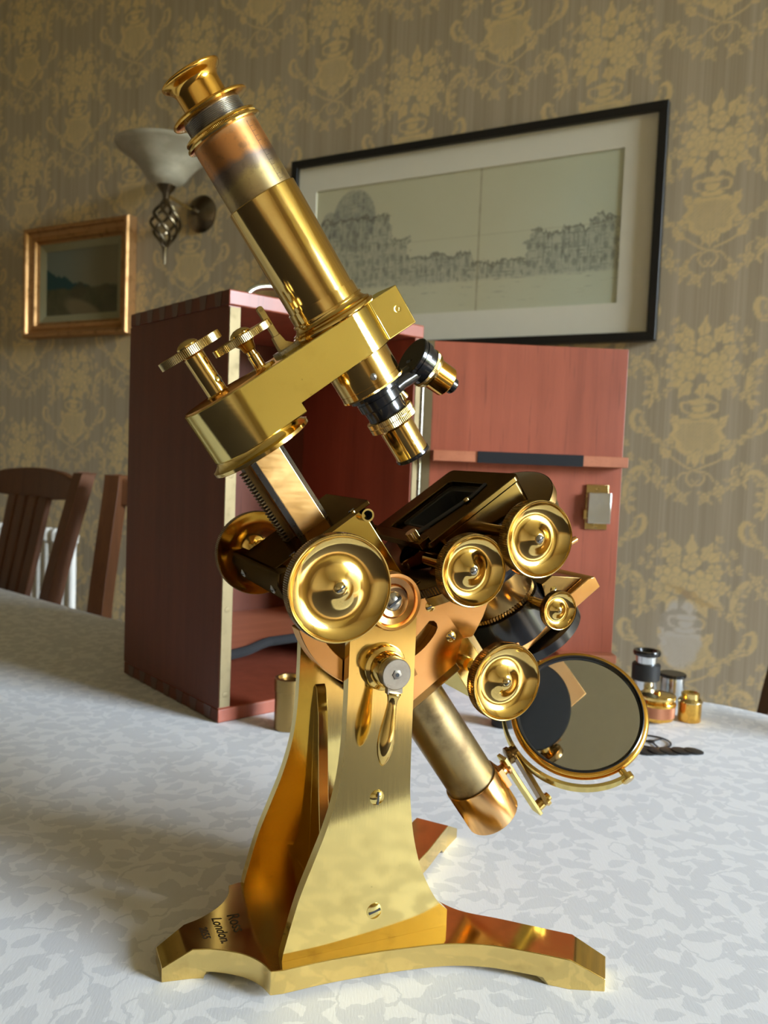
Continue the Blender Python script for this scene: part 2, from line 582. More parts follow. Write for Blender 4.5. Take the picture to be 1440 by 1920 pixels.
    sd = np.maximum(np.abs(a) - w_, np.abs(b) - 0.040 + 0.010 * np.clip(np.abs(a) / 0.05, 0, 1) ** 2)
    lat = np.clip((np.abs(np.sin((a + b * 0.9) * 520)) - 0.45) / 0.3, 0, 1)
    inner = np.clip((-sd - 0.010) / 0.002, 0, 1)
    put(sd, 0.95 * (1 - inner * 0.6 * lat))
    for sx in (1, -1):
        R_ = (lambda r: r if sx > 0 else pi - r)
        leaf(sx * 0.040, -0.112, 0.024, 0.0075, R_(0.9), 0.95, 2)
        leaf(sx * 0.044, -0.150, 0.022, 0.0065, R_(0.2), 0.95, 2)
        leaf(sx * 0.004, -0.168, 0.030, 0.0070, R_(-1.15), 0.95, 2)
    leaf(0, -0.166, 0.036, 0.0085, -pi / 2, 0.95, 3)
    # urn
    ell(0, -0.094, 0.022, 0.0075); ell(0, -0.080, 0.014, 0.010); ell(0, -0.068, 0.024, 0.006)
    for sx in (1, -1): stroke([(sx * 0.022, -0.068), (sx * 0.034, -0.072), (sx * 0.032, -0.086), (sx * 0.020, -0.090)], 0.0028, 0.0016)
    # bouquet
    for (x, z, L_, rot) in ((-0.020, -0.026, 0.042, -2.1), (0.020, -0.026, 0.044, -1.1), (0.034, -0.018, 0.040, -0.55), (-0.034, -0.018, 0.038, -2.6), (0.004, -0.030, 0.034, -1.5)):
        leaf(x, z, L_, 0.0125, rot, 0.95, 2)
    for (x, z, r, n_) in ((-0.052, 0.020, 0.016, 5), (0.050, 0.030, 0.017, 6), (0.004, 0.046, 0.019, 5), (-0.030, 0.046, 0.015, 5), (-0.058, -0.010, 0.014, 5), (0.062, -0.002, 0.014, 5),
                          (-0.026, 0.006, 0.030, 7), (0.028, 0.000, 0.031, 8)):
        flower(x, z, r, n_, x * 20)
draw_motif(0.1125, 0.20)
draw_motif(0.3375, 0.42)

# --- wallpaper material: woven ground with the damask print read from the wall's 'print' attribute
def wallpaper():
    k = NT('wallpaper')
    o = k.obj()
    at = k.n('ShaderNodeAttribute'); at.attribute_name = 'print'
    mask = at.outputs['Fac']
    warp = k.vm('SCALE', k.vm('SUBTRACT', k.noise(o, 52, 4, 0.62, col=True), (0.5, 0.5, 0.5)), scale=0.03)
    st1 = k.noise(k.map(o, scale=(420, 1, 1.2)), 1.0, 3, 0.7)
    st2 = k.noise(k.map(o, scale=(60, 1, 0.4)), 1.0, 2)
    g0 = k.ramp(k.math('ADD', k.math('MULTIPLY', st1, 0.6), k.math('MULTIPLY', st2, 0.4)),
                [(0.35, (0.350, 0.280, 0.180)), (0.52, (0.440, 0.360, 0.245)), (0.68, (0.510, 0.425, 0.305))])
    pat = k.mix(k.noise(o, 9, 2), (0.72, 0.53, 0.235), (0.79, 0.60, 0.31))
    wear = k.math('MULTIPLY_ADD', k.noise(o, 34, 4, 0.6), 0.6, 0.55, clamp=True)
    c = k.mix(k.math('MULTIPLY', mask, wear, clamp=True), g0, pat)
    # a pale worn patch low on the wall, right, with a stained edge above it
    ow = k.vm('ADD', o, warp)
    q = k.vm('LENGTH', k.map(ow, (0.075, 0, -0.05), (0, 0, 0), (0.045, 10, 0.078), 'TEXTURE'))
    c = k.mix(k.math('MULTIPLY', k.smooth(q, 1.05, 0.8), k.math('MULTIPLY_ADD', mask, 0.6, 0.25)), c, (0.62, 0.58, 0.52))
    q2 = k.vm('LENGTH', k.map(ow, (0.095, 0, 0.030), (0, 0.42, 0), (0.060, 10, 0.008), 'TEXTURE'))
    c = k.mix(k.math('MULTIPLY', k.smooth(q2, 1.1, 0.6), 0.5), c, (0.52, 0.33, 0.14))
    k.pset(color=c, rough=k.math('SUBTRACT', 0.62, k.math('MULTIPLY', mask, 0.12)), spec=0.3)
    MAT['wallpaper'] = k.m
wallpaper()

def papered_wall(t0, t1, z0, z1, ft0, ft1, fz0, fz1, step):
    """the papered wall: a fine lattice where it can be seen, carrying the print as an attribute"""
    xs = np.concatenate([np.linspace(t0, ft0, 81)[:-1], np.arange(ft0, ft1, step), np.linspace(ft1, t1, 220)])
    zs = np.concatenate([np.linspace(z0, fz0, 24)[:-1], np.arange(fz0, fz1, step), np.linspace(fz1, z1, 42)])
    nx, nz = len(xs), len(zs)
    XX, ZZ = np.meshgrid(xs, zs)
    co = np.zeros((nx * nz + 4, 3)); co[:nx * nz, 0] = XX.ravel(); co[:nx * nz, 2] = ZZ.ravel()
    co[nx * nz:] = [(t0, 0.12, z0), (t1, 0.12, z0), (t1, 0.12, z1), (t0, 0.12, z1)]
    ii = np.arange(nx * nz).reshape(nz, nx)
    q = np.stack([ii[:-1, :-1], ii[:-1, 1:], ii[1:, 1:], ii[1:, :-1]], -1).reshape(-1, 4)
    bk = nx * nz
    q = np.concatenate([q, [[bk + 1, bk, bk + 3, bk + 2], [ii[0, 0], bk, bk + 1, ii[0, -1]], [ii[-1, 0], ii[-1, -1], bk + 2, bk + 3],
                            [ii[0, 0], ii[-1, 0], bk + 3, bk], [ii[0, -1], bk + 1, bk + 2, ii[-1, -1]]]])
    me = bpy.data.meshes.new('wall_back')
    me.vertices.add(len(co)); me.vertices.foreach_set('co', co.astype(np.float32).ravel())
    me.loops.add(len(q) * 4); me.loops.foreach_set('vertex_index', q.astype(np.int32).ravel())
    me.polygons.add(len(q)); me.polygons.foreach_set('loop_start', np.arange(0, len(q) * 4, 4, dtype=np.int32))
    me.update(calc_edges=True)
    # bilinear look-up of the repeat; a little drift so that the print is not ruler-straight
    fx = co[:, 0] - (0.085 - 0.1125) + 0.0012 * np.sin(co[:, 2] * 90); fz = co[:, 2] - (0.934 - 0.20) + 0.0010 * np.sin(co[:, 0] * 110)
    u = (fx / PX - 0.5); v = (fz / PX - 0.5)
    iu, iv = np.floor(u).astype(int), np.floor(v).astype(int)
    du, dv = u - iu, v - iv
    W_, H_ = tile.shape[1], tile.shape[0]
    g_ = lambda a, b: tile[b % H_, a % W_]
    pr = (g_(iu, iv) * (1 - du) + g_(iu + 1, iv) * du) * (1 - dv) + (g_(iu, iv + 1) * (1 - du) + g_(iu + 1, iv + 1) * du) * dv
    at = me.attributes.new('print', 'FLOAT', 'POINT')
    at.data.foreach_set('value', pr.astype(np.float32))
    me.materials.append(MAT['wallpaper'])
    o = link('wall_back', me)
    o.location = tuple(W0); o.rotation_euler = (0, 0, WALL_ROT)
    o['kind'] = 'structure'

def wall_obj(name, tau0, tau1, off0, off1, z0, z1, mat, kind='structure'):
    """box in wall frame, object origin at W0 rotated with the wall"""
    g = G()
    c = V((tau0 + tau1) / 2, -(off0 + off1) / 2, (z0 + z1) / 2)
    g.box(c, V((tau1 - tau0) / 2, 0, 0), V(0, (off1 - off0) / 2, 0), V(0, 0, (z1 - z0) / 2))
    o = obj(name, g, mat, loc=tuple(W0), rot=WALL_ROT)
    if kind: o['kind'] = kind
    return o

T0, T1, DEP = -4.2, 5.20, 5.0
papered_wall(T0, T1, ZF, ZC, -2.60, 0.66, -0.30, 1.78, 0.0034)
wall_obj('wall_left', T0 - 0.12, T0, -0.12, DEP + 0.12, ZF, ZC, 'wallpaper')
wall_obj('wall_front', T0, T1, DEP, DEP + 0.12, ZF, ZC, 'wallpaper')
wall_obj('floor', T0 - 0.12, T1 + 0.2, -0.12, DEP + 0.12, ZF - 0.1, ZF - 0.011, 'oak_floor')
setprops(wall_obj('unseen_rug', -3.2, 2.85, 0.45, 4.3, ZF - 0.0108, ZF - 0.0004, 'unseen_rug_pile', None), 'unseen dark floor covering under the dining table, added for the brass reflections', 'unseen_rug')  # added out of view to darken the reflection in the uprights
wall_obj('ceiling', T0 - 0.12, T1 + 0.2, -0.12, DEP + 0.12, ZC, ZC + 0.1, 'plaster')
WN0, WN1, WZ0, WZ1 = 0.12, 3.45, -0.05, 2.45       # window opening in the right wall
g = G()
def rb(g, a0, a1, z0, z1, t0=T1, t1=T1 + 0.2):
    g.box(V((t0 + t1) / 2, -(a0 + a1) / 2, (z0 + z1) / 2), V((t1 - t0) / 2, 0, 0), V(0, (a1 - a0) / 2, 0), V(0, 0, (z1 - z0) / 2))
rb(g, -0.12, WN0, ZF, ZC); rb(g, WN1, DEP + 0.12, ZF, ZC); rb(g, WN0, WN1, ZF, WZ0); rb(g, WN0, WN1, WZ1, ZC)
setprops(obj('wall_right', g, 'wallpaper', loc=tuple(W0), rot=WALL_ROT), kind='structure')
g = G()
fr = 0.05
rb(g, WN0, WN0 + fr, WZ0, WZ1, T1 + .05, T1 + .11); rb(g, WN1 - fr, WN1, WZ0, WZ1, T1 + .05, T1 + .11)
rb(g, WN0 + fr, WN1 - fr, WZ0, WZ0 + fr, T1 + .05, T1 + .11); rb(g, WN0 + fr, WN1 - fr, WZ1 - fr, WZ1, T1 + .05, T1 + .11)
rb(g, WN0 + fr, WN1 - fr, 1.18, 1.22, T1 + .055, T1 + .105)
setprops(obj('window_1', g, 'window_paint', loc=tuple(W0), rot=WALL_ROT), kind='structure')
g = G(); rb(g, WN0 - .05, WN1 + .05, WZ0 - .03, WZ0 - .001, T1 - .12, T1 - .001)
setprops(obj('trim_1', g, 'window_paint', loc=tuple(W0), rot=WALL_ROT), kind='structure')
for nm, a in (('baseboard_back', (T0, T1, 0.0, 0.018, ZF - 0.011, ZF + 0.16)),):
    wall_obj(nm, *a, 'window_paint')
# pale drape added out of view to brighten the brass reflections
k = NT('unseen_curtain_cloth')
dfn = k.n('ShaderNodeBsdfDiffuse'); tln = k.n('ShaderNodeBsdfTranslucent'); mxn = k.n('ShaderNodeMixShader')
wv = k.mix(k.noise(k.map(k.obj(), scale=(300, 300, 40)), 1.0, 2), (0.56, 0.48, 0.26), (0.50, 0.42, 0.22))
k.set(dfn.inputs[0], wv); k.set(tln.inputs[0], wv); mxn.inputs[0].default_value = 0.018
k.t.links.new(dfn.outputs[0], mxn.inputs[1]); k.t.links.new(tln.outputs[0], mxn.inputs[2]); k.t.links.new(mxn.outputs[0], k.out.inputs[0])
MAT['unseen_curtain_cloth'] = k.m
g = G(); vs = []; fs = []
NC = 90
for i in range(NC + 1):
    a = 1.74 + 1.90 * i / NC
    x = T1 - 0.09 + 0.030 * math.sin(i * 2 * pi / 9.0)
    for z in (ZF + 0.02, 0.2, 1.2, 2.53): vs.append((x, -a, z))
for i in range(NC):
    for j in range(3): fs.append((i * 4 + j, (i + 1) * 4 + j, (i + 1) * 4 + j + 1, i * 4 + j + 1))
setprops(obj('unseen_curtain', g.add(vs, fs), 'unseen_curtain_cloth', loc=tuple(W0), rot=WALL_ROT), 'unseen pale cream drape beside the window, added for the brass reflections', 'unseen_curtain')
# daylight comes through the window opening (portal guides the sky sampling)
ld = bpy.data.lights.new('window_portal', 'AREA')
ld.shape = 'RECTANGLE'; ld.size = WN1 - WN0; ld.size_y = WZ1 - WZ0
ld.cycles.is_portal = True
lo = bpy.data.objects.new('window_portal', ld); COL.objects.link(lo)
c = W0 + TX * (T1 + 0.16) + NX * ((WN0 + WN1) / 2) + V(0, 0, (WZ0 + WZ1) / 2)
zx = TX; yx = V(0, 0, 1); xx = np.cross(yx, zx)
lo.matrix_world = Matrix(((xx[0], yx[0], zx[0], c[0]), (xx[1], yx[1], zx[1], c[1]), (xx[2], yx[2], zx[2], c[2]), (0, 0, 0, 1)))

# ------------------------------------------------------------------ table and cloth
outl = [(-0.90, 1.735), (-0.764, 1.623), (-0.601, 1.487), (-0.426, 1.345), (-0.26, 1.235), (-0.05, 1.165), (0.15, 1.10), (0.334, 1.024), (0.41, 1.000), (0.455, 0.972), (0.50, 0.92),
        (0.54, 0.83), (0.555, 0.72), (0.52, 0.56), (0.44, 0.42), (0.31, 0.325), (0.14, 0.285), (-0.08, 0.285), (-0.36, 0.34), (-0.72, 0.48), (-1.20, 0.72), (-1.50, 0.95), (-1.60, 1.15), (-1.45, 1.45), (-1.15, 1.68)]
loop = [(p[0], p[1]) for p in cat([V(x, y, 0) for x, y in outl], 6, True)]
cen = V(-0.45, 0.80)

def cloth_mat():
    k = NT('damask_cloth')
    o = k.obj()
    warp = k.vm('SCALE', k.vm('SUBTRACT', k.noise(o, 150, 2, 0.5, col=True), (0.5, 0.5, 0.5)), scale=0.006)
    ow = k.vm('ADD', o, warp)
    cur = None
    for sc, lx, ly, rnd, off in ((50, 0.0100, 0.0052, 0.9, 0.0), (40, 0.0105, 0.0056, 1.0, 3.7), (19, 0.0220, 0.0062, 1.0, 8.2)):
        pp = k.vm('ADD', ow, (off, off * 0.7, 0))
        vo = k.n('ShaderNodeTexVoronoi', voronoi_dimensions='2D')
        k.set(vo.inputs['Vector'], pp)
        vo.inputs['Scale'].default_value = sc
        vo.inputs['Randomness'].default_value = rnd
        d = k.vm('SUBTRACT', pp, vo.outputs['Position'])
        cc = k.sep(vo.outputs['Color'])
        vr = k.n('ShaderNodeVectorRotate', rotation_type='Z_AXIS')
        k.set(vr.inputs['Vector'], d)
        k.set(vr.inputs['Angle'], k.math('MULTIPLY', cc[0], 6.283))
        q = k.map(vr.outputs[0], scale=(1 / lx, 1 / ly, 0))
        qs = k.sep(q)
        # leaf: pointed ellipse with a curled tip
        yb = k.math('ADD', qs[1], k.math('MULTIPLY', k.math('MULTIPLY', qs[0], qs[0]), 0.5))
        m_ = k.math('ADD', k.math('ABSOLUTE', yb), k.math('POWER', k.math('ABSOLUTE', qs[0]), 1.8))
        cur = m_ if cur is None else k.math('MINIMUM', cur, m_)
    # curling stems
    st = k.noise(ow, 26, 1, 0.4)
    stem = k.math('DIVIDE', k.math('ABSOLUTE', k.math('SUBTRACT', st, 0.5)), 0.014)
    cur = k.math('MINIMUM', cur, k.math('ADD', stem, 0.1))
    leaf = k.smooth(cur, 1.04, 0.90)
    weave = k.noise(k.map(o, rot=(0, 0, 0.5), scale=(900, 140, 1)), 1.0, 2, 0.6)
    c = k.mix(leaf, (0.80, 0.80, 0.80), (0.655, 0.66, 0.67))
    c = k.mix(k.math('MULTIPLY', weave, 0.18), c, (0.55, 0.56, 0.58))
    k.pset(color=c, rough=k.math('ADD', 0.52, k.math('MULTIPLY', leaf, 0.2)), sheen=0.1)
    k.bump(k.math('ADD', k.math('MULTIPLY', weave, 0.3), k.math('MULTIPLY', k.noise(o, 9, 2), 2.0)), 0.12, 0.002)
    MAT['damask_cloth'] = k.m
cloth_mat()
g = G()
m = len(loop)
rings = []
vs = []
for fr_ in (0.0, 0.25, 0.5, 0.75, 0.93, 0.985, 1.0):
    if fr_ == 0: rings.append([0]); vs.append((cen[0], cen[1], 0)); continue
    ids = []
    for x, y in loop:
        z = 0.0 if fr_ < 0.98 else (-0.0006 if fr_ < 0.99 else -0.004)
        ids.append(len(vs)); vs.append((cen[0] + (x - cen[0]) * fr_, cen[1] + (y - cen[1]) * fr_, z))
    rings.append(ids)
for lev, zz in enumerate((-0.03, -0.09, -0.16, -0.22)):
    ids = []
    for i, (x, y) in enumerate(loop):
        a = math.sin(i * 0.9) * 0.6 + math.sin(i * 0.37 + 1) * 0.4
        k_ = 1.004 + (lev * 0.006) * (1 + a)
        ids.append(len(vs)); vs.append((cen[0] + (x - cen[0]) * k_, cen[1] + (y - cen[1]) * k_, zz))
    rings.append(ids)
fs = []
for r0, r1 in zip(rings[:-1], rings[1:]):
    for i in range(m):
        j = (i + 1) % m
        if len(r0) == 1: fs.append((r0[0], r1[i], r1[j]))
        else: fs.append((r0[i], r1[i], r1[j], r0[j]))
# loop runs clockwise -> make normals point up
g.add(vs, [f[::-1] for f in fs])
cl = obj('tablecloth', g, 'damask_cloth', angle=60)
sol = cl.modifiers.new('solid', 'SOLIDIFY'); sol.thickness = 0.0012; sol.offset = -1
setprops(cl, 'white damask tablecloth with woven leaf pattern covering the whole table', 'tablecloth')
tb = empty('dining_table', (cen[0], cen[1], ZF), 0, 'long wooden dining table hidden beneath the white damask cloth', 'table')
g = G().prism([V(cen[0] + (x - cen[0]) * 0.985, cen[1] + (y - cen[1]) * 0.985, -0.024) - V(cen[0], cen[1], ZF) for x, y in loop], V(0, 0, 0.0195))
obj('tabletop', g, 'walnut', tb)
for lx_, ly_ in ((-1.20, 1.10), (-0.95, 0.75), (0.22, 0.46), (0.04, 0.62)):
    g = G().lathe(V(lx_ - cen[0], ly_ - cen[1], 0), V(0, 0, 1), [(0, 0.022), (0.1, 0.03), (0.45, 0.035), (0.6, 0.03), (0.62, 0.042), (0.726, 0.042)], 20)
    obj('leg', g, 'walnut', tb)

# ------------------------------------------------------------------ MICROSCOPE
ANG = math.radians(24.4)
MU = V(math.cos(ANG), math.sin(ANG), 0)
MN = V(math.sin(ANG), -math.cos(ANG), 0)
MO = V(-0.062, 0.449, 0) - 0.002 * MN
TH = math.radians(-54.3)
e1 = V(math.cos(TH), 0, math.sin(TH))       # down the tube (local frame of the stand)
e2 = V(-math.sin(TH), 0, math.cos(TH))      # forward, across the tube
ev = V(0, -1, 0)                            # towards the near side
E0 = V(-0.0494, 0, 0.4732)
mic = empty('brass_microscope', MO, ANG, 'large antique brass compound microscope with tilted tube standing on white cloth', 'microscope')
def P(u, v, z): return V(u, -v, z)
def L(s, t, v=0.0): return E0 + s * e1 + t * e2 + v * ev
def toloc(pw):
    d = np.asarray(pw, float) - MO
    return V(d @ MU, -(d @ MN), d[2])
def dirloc(dw): return V(dw @ MU, -(dw @ MN), dw[2])
mo = lambda name, g, mats, parent=mic, **kw: obj(name, g, mats, parent, **kw)

def screw(name, p, axis, r, slot, parent, mats=('brass_satin', 'black_matt'), dome=0.45):
    ax = nrm(axis); sl = nrm(slot - ax * (slot @ ax)); q = np.cross(ax, sl)
    g = G().lathe(p, ax, [(-0.0006, r), (0.0002, r), (r * dome * 0.5, r * 0.8), (r * dome * 0.85, r * 0.45), (r * dome, 0)], 24)
    g.mat(1).box(p + ax * (r * dome * 0.64), sl * r * 0.80, q * r * 0.13, ax * r * dome * 0.42)
    return mo(name, g, list(mats), parent)

# ---- base: three-toed plate with concave sides
ZT = 0.0165
def sh(pts): return [(u, v + 0.003) for u, v in pts]
half = []                                     # near half, from toe B round to the back: (u, v, ztop, zbot)
def seg(pts, n=6): return [(q[0], q[1]) for q in cat([V(a, b, 0) for a, b in pts], n)]
cB = seg([(-0.040, 0.0125), (-0.029, 0.0165), (-0.0165, 0.0255), (-0.0095, 0.0355), (-0.0066, 0.0455)])
cA = seg([(-0.0005, 0.0467), (0.025, 0.0470), (0.0495, 0.0492), (0.070, 0.0520), (0.092, 0.0565), (0.112, 0.0655), (0.130, 0.0790), (0.1462, 0.0930)])
cC = seg([(0.1622, 0.0730), (0.148, 0.0600), (0.132, 0.0450), (0.115, 0.0300), (0.107, 0.0150), (0.104, 0.0)])
pts = []
pts.append((-0.0555, 0.0100, 0.0080, 0.0, 'e'))
for i, (u, v) in enumerate(cB): pts.append((u, v, ZT, 0.0 if u < -0.033 else 0.0035, 't'))
for i, (u, v) in enumerate(cA): pts.append((u, v, ZT, 0.0035 if u < 0.1375 else 0.0, 't'))
pts.append((0.1632, 0.1015, 0.0070, 0.0, 'e'))
pts.append((0.1770, 0.0850, 0.0070, 0.0, 'e'))
for i, (u, v) in enumerate(cC): pts.append((u, v, ZT, 0.0 if u > 0.1545 else 0.0035, 't'))
full = pts + [(u, -v, a, b, t) for u, v, a, b, t in reversed(pts) if abs(v) > 1e-6]
n = len(full)
g = G()
vs = [P(u, v + 0.003, zt) for u, v, zt, zb, t in full] + [P(u, v + 0.003, zb) for u, v, zt, zb, t in full]
fs = [(i, (i + 1) % n, n + (i + 1) % n, n + i) for i in range(n)]
top = [i for i in range(n) if full[i][4] == 't']
fs.append(tuple(top[::-1])); 
i = 0
for i in range(n):                           # chamfered toe faces
    j = (i + 1) % n
    if full[i][4] == 'e' and full[j][4] == 'e': fs.append(((i - 1) % n, (j + 1) % n, j, i))
fs.append(tuple(range(n, 2 * n)))
g.add(vs, fs)
base = mo('base', g, 'brass_base', bevel=0.0004)
me = base.data
import bmesh
bm = bmesh.new(); bm.from_mesh(me); bmesh.ops.recalc_face_normals(bm, faces=bm.faces); bm.to_mesh(me); bm.free()
# engraved lettering on the toe, read from the eyepiece end
for txt, u, v0, size, sh_, nm in (('Ross', -0.0155, -0.0105, 0.0098, 0.0, 'engraved_name'), ('London.', -0.0245, -0.0105, 0.0080, 0.28, 'engraved_town'), ('2055', -0.0328, -0.0035, 0.0060, 0.2, 'engraved_number')):
    vs, fs = text_mesh(txt, size, (ev, V(1, 0, 0), V(0, 0, 1), P(u, v0, ZT + 0.00008)), shear=sh_, offset=0.0001)
    mo(nm, G().add(vs, fs), 'ink', base, label='dark engraved lettering on the front toe')

# ---- uprights
left = seg([(0.0010, ZT), (0.0022, 0.0233), (0.0091, 0.0479), (0.0160, 0.0655), (0.0235, 0.0845), (0.0290, 0.1040), (0.0318, 0.1250), (0.0326, 0.150), (0.0328, 0.195)], 5)
right = seg([(0.0715, 0.205), (0.0716, 0.150), (0.0718, 0.110), (0.0725, 0.0938), (0.0752, 0.0740), (0.0800, 0.0560), (0.0860, 0.0425), (0.0925, 0.0320), (0.0990, 0.0258)], 5)
capc, capr = (0.0523, 0.2030), 0.0195
topc = [(capc[0] + capr * math.cos(a), capc[1] + capr * math.sin(a)) for a in np.linspace(pi * 0.97, 0.03, 20)]
prof = left + topc + right + [(0.0990, ZT)]
ups = []
for nm, v0, dv in (('near', 0.0365, 0.0065), ('far', -0.0365, -0.0065)):
    g = G().prism([P(u, v0, z) for u, z in prof], ev * dv)
    ups.append(mo('upright', g, 'brass_plate', bevel=0.0005))
near, far = ups
screw('screw', P(0.0520, 0.0430, 0.098), ev, 0.0042, V(0.05, 0, 1), near)
screw('screw', P(0.0530, 0.0430, 0.034), ev, 0.0044, V(1, 0, 0.25), near, dome=0.2)
# curved buttress fin inside the far upright
fin = [(-0.0365, 0.1400), (-0.0335, 0.1375), (-0.0290, 0.1220), (-0.0265, 0.1000), (-0.0235, 0.0750), (-0.0190, 0.0500), (-0.0130, 0.0330), (-0.0040, 0.0220), (0.0100, ZT), (-0.0365, ZT)]
mo('buttress_fin', G().prism([P(0.0430, v, z) for v, z in fin], V(0.0065, 0, 0)), 'brass_plate', bevel=0.0003)
# trunnion caps
def dish_disc(g, c, ax, R, th, n=64):
    g.lathe(c, ax, [(0, R), (th * 0.75, R), (th, R * 0.96), (th * 0.98, R * 0.86), (th * 0.62, R * 0.80), (th * 0.55, R * 0.60), (th * 0.80, R * 0.52), (th * 0.7, R * 0.42), (th * 0.7, 0)], n)
TRN = (0.0548, 0.2062)
for sgn in (1, -1):
    c = P(TRN[0], 0.043 * sgn, TRN[1])
    g = G(); dish_disc(g, c, ev * sgn, 0.0158, 0.0070)
    tcap = mo('trunnion_cap', g, 'copper_lacquer', label='copper coloured pivot cap on top of the upright')
    screw('screw', c + ev * sgn * 0.0055, ev * sgn, 0.0050, V(0.6, 0, 0.5), tcap, ('steel', 'black_matt'))
# clamp lever
pc = P(0.0523, 0.043, 0.1703)
g = G().lathe(pc, ev, [(0, 0.0125), (0.003, 0.0125), (0.0045, 0.0118), (0.0055, 0.0098), (0.013, 0.0092), (0.0135, 0.0088)], 48)
lev = mo('clamp_boss', g, 'brass_polished')
pn = pc + ev * 0.0135
g = G().lathe(pn, ev, [(0, 0.0082), (0.0042, 0.0082), (0.0046, 0.0078)], 40)
g.box(pn + ev * 0.0015 - V(0, 0, 0.0075), V(0.0042, 0, 0), ev * 0.0018, V(0, 0, 0.0030))
g.mat(1).lathe(pn + ev * 0.0046, ev, [(-0.0005, 0.0028), (0.0005, 0.0026), (0.0007, 0.0014)], 6)
g.mat(2).lathe(pn + ev * 0.0052, ev, [(0, 0.0011), (0.0002, 0.0011)], 12)
mo('clamp_nut', g, ['steel', 'steel', 'black_matt'], lev, label='steel nut of the clamp')
hd = nrm(V(-0.0055, 0, -0.041)); h0 = pn + ev * 0.0018 - V(0, 0, 0.0100)
g = G().lathe(h0, hd, [(q[0], q[1]) for q in cat([V(0, 0.0036, 0), V(0.0010, 0.0040, 0), V(0.0020, 0.0034, 0), V(0.0055, 0.0026, 0), V(0.012, 0.0031, 0), V(0.020, 0.0042, 0), V(0.027, 0.0045, 0), V(0.033, 0.0036, 0), V(0.0375, 0.0017, 0), V(0.0390, 0.0003, 0)], 4)], 28)
mo('lever_handle', g, 'brass_polished', lev)

# ---- limb: sector, block, foot plate, tail tube
def arc_pts(r, a0, a1, n): return [(TRN[0] + r * math.cos(a), TRN[1] + r * math.sin(a)) for a in np.linspace(math.radians(a0), math.radians(a1), n)]
for sgn in (1, -1):
    ro, ri = 0.0505, 0.0395
    outer = arc_pts(ro, -162, -62, 28); inner = arc_pts(ri, -62, -162, 28)
    if sgn > 0:
        g = G().prism([P(u, 0.0225 * sgn, z) for u, z in outer + inner], ev * 0.0125 * sgn)
        mo('sector_arc', g, 'copper_lacquer', bevel=0.0006)
    # slotted cheek plate with two screws: outline in (s,t)
    ol = [(0.2905, -0.0465), (0.3270, -0.0440), (0.3375, -0.0560), (0.3378, -0.0950), (0.3250, -0.1040), (0.3100, -0.0920), (0.2960, -0.0700), (0.2925, -0.0560)]
    sl_c, sl = [], []
    uvO = [(L(s, t)[0], L(s, t)[2]) for s, t in ol]
    # slot: banana along radius .0355 round the trunnion
    a0, a1 = -78, -31
    so = arc_pts(0.0395, a0, a1, 12); si = arc_pts(0.0310, a1, a0, 12)
    ce = lambda a, sg: [(TRN[0] + 0.03525 * math.cos(math.radians(a)) + 0.00425 * math.cos(b), TRN[1] + 0.03525 * math.sin(math.radians(a)) + 0.00425 * math.sin(b)) for b in sg]
    slot = so[:-1] + ce(a1, np.linspace(math.radians(a1), math.radians(a1 + 180), 8)) + si[1:-1] + ce(a0, np.linspace(math.radians(a0 + 180), math.radians(a0 + 360), 8))
    cz = (np.mean([q[0] for q in slot]), np.mean([q[1] for q in slot]))
    # resample outline to the slot's count by ray angle about the slot centre
    def rays(poly, angs):
        out = []
        for a in angs:
            d = (math.cos(a), math.sin(a)); best = None
            for i in range(len(poly)):
                (x1, y1), (x2, y2) = poly[i], poly[(i + 1) % len(poly)]
                ex, ey = x2 - x1, y2 - y1
                den = d[0] * ey - d[1] * ex
                if abs(den) < 1e-12: continue
                tt = ((x1 - cz[0]) * ey - (y1 - cz[1]) * ex) / den
                uu = ((x1 - cz[0]) * d[1] - (y1 - cz[1]) * d[0]) / den
                if tt > 0 and -1e-9 <= uu <= 1 + 1e-9 and (best is None or tt > best): best = tt
            out.append((cz[0] + d[0] * best, cz[1] + d[1] * best))
        return out
    corner = [math.atan2(y - cz[1], x - cz[0]) for x, y in uvO]
    angs = sorted(list(np.linspace(-pi, pi, 48, endpoint=False)) + corner)
    O2 = rays(uvO, angs); I2 = rays(slot, angs)
    g = G().ring([P(u, 0.0285 * sgn, z) for u, z in O2], [P(u, 0.0285 * sgn, z) for u, z in I2], ev * 0.0065 * sgn)
    ck = mo('cheek_plate', g, 'copper_lacquer', bevel=0.0003)
    if sgn > 0:
        for s, t, sl_ in ((0.2995, -0.0510, V(1, 0, 0.5)), (0.3222, -0.0500, V(1, 0, -0.6))):
            screw('screw', L(s, t, 0.0350), ev, 0.0031, sl_, ck, ('brass_polished', 'black_matt'), 0.36)
g = G().prism([L(s, t, -0.0284) for s, t in ((0.286, -0.100), (0.286, -0.046), (0.330, -0.0465), (0.3372, -0.056), (0.3372, -0.104), (0.312, -0.102))], ev * 0.0568)
mo('limb', g, 'bronze_dark', bevel=0.0005)
g = G().box(L(0.3440, -0.0790, 0), e1 * 0.0030, e2 * 0.0260, ev * 0.0270)
mo('limb_foot_plate', g, 'bronze_dark', bevel=0.0006)
brass('aged_tail', (0.36, 0.275, 0.14), (0.15, 0.10, 0.05), 0.30, 0.9, (150, 150, 150), 0.08, 0.1)
g = G().lathe(L(0.330, -0.0777), e1, [(0, 0.0163), (0.118, 0.0163)], 64)
mo('tail_tube', g, 'aged_tail')
g = G().lathe(L(0.4270, -0.0777), e1, [(0, 0.0166), (0, 0.0175), (0.0006, 0.0178), (0.0303, 0.0178), (0.0309, 0.0173), (0.0310, 0)], 64, cap=(False, False))
collar = mo('tail_collar', g, 'copper_lacquer', bevel=0.0)

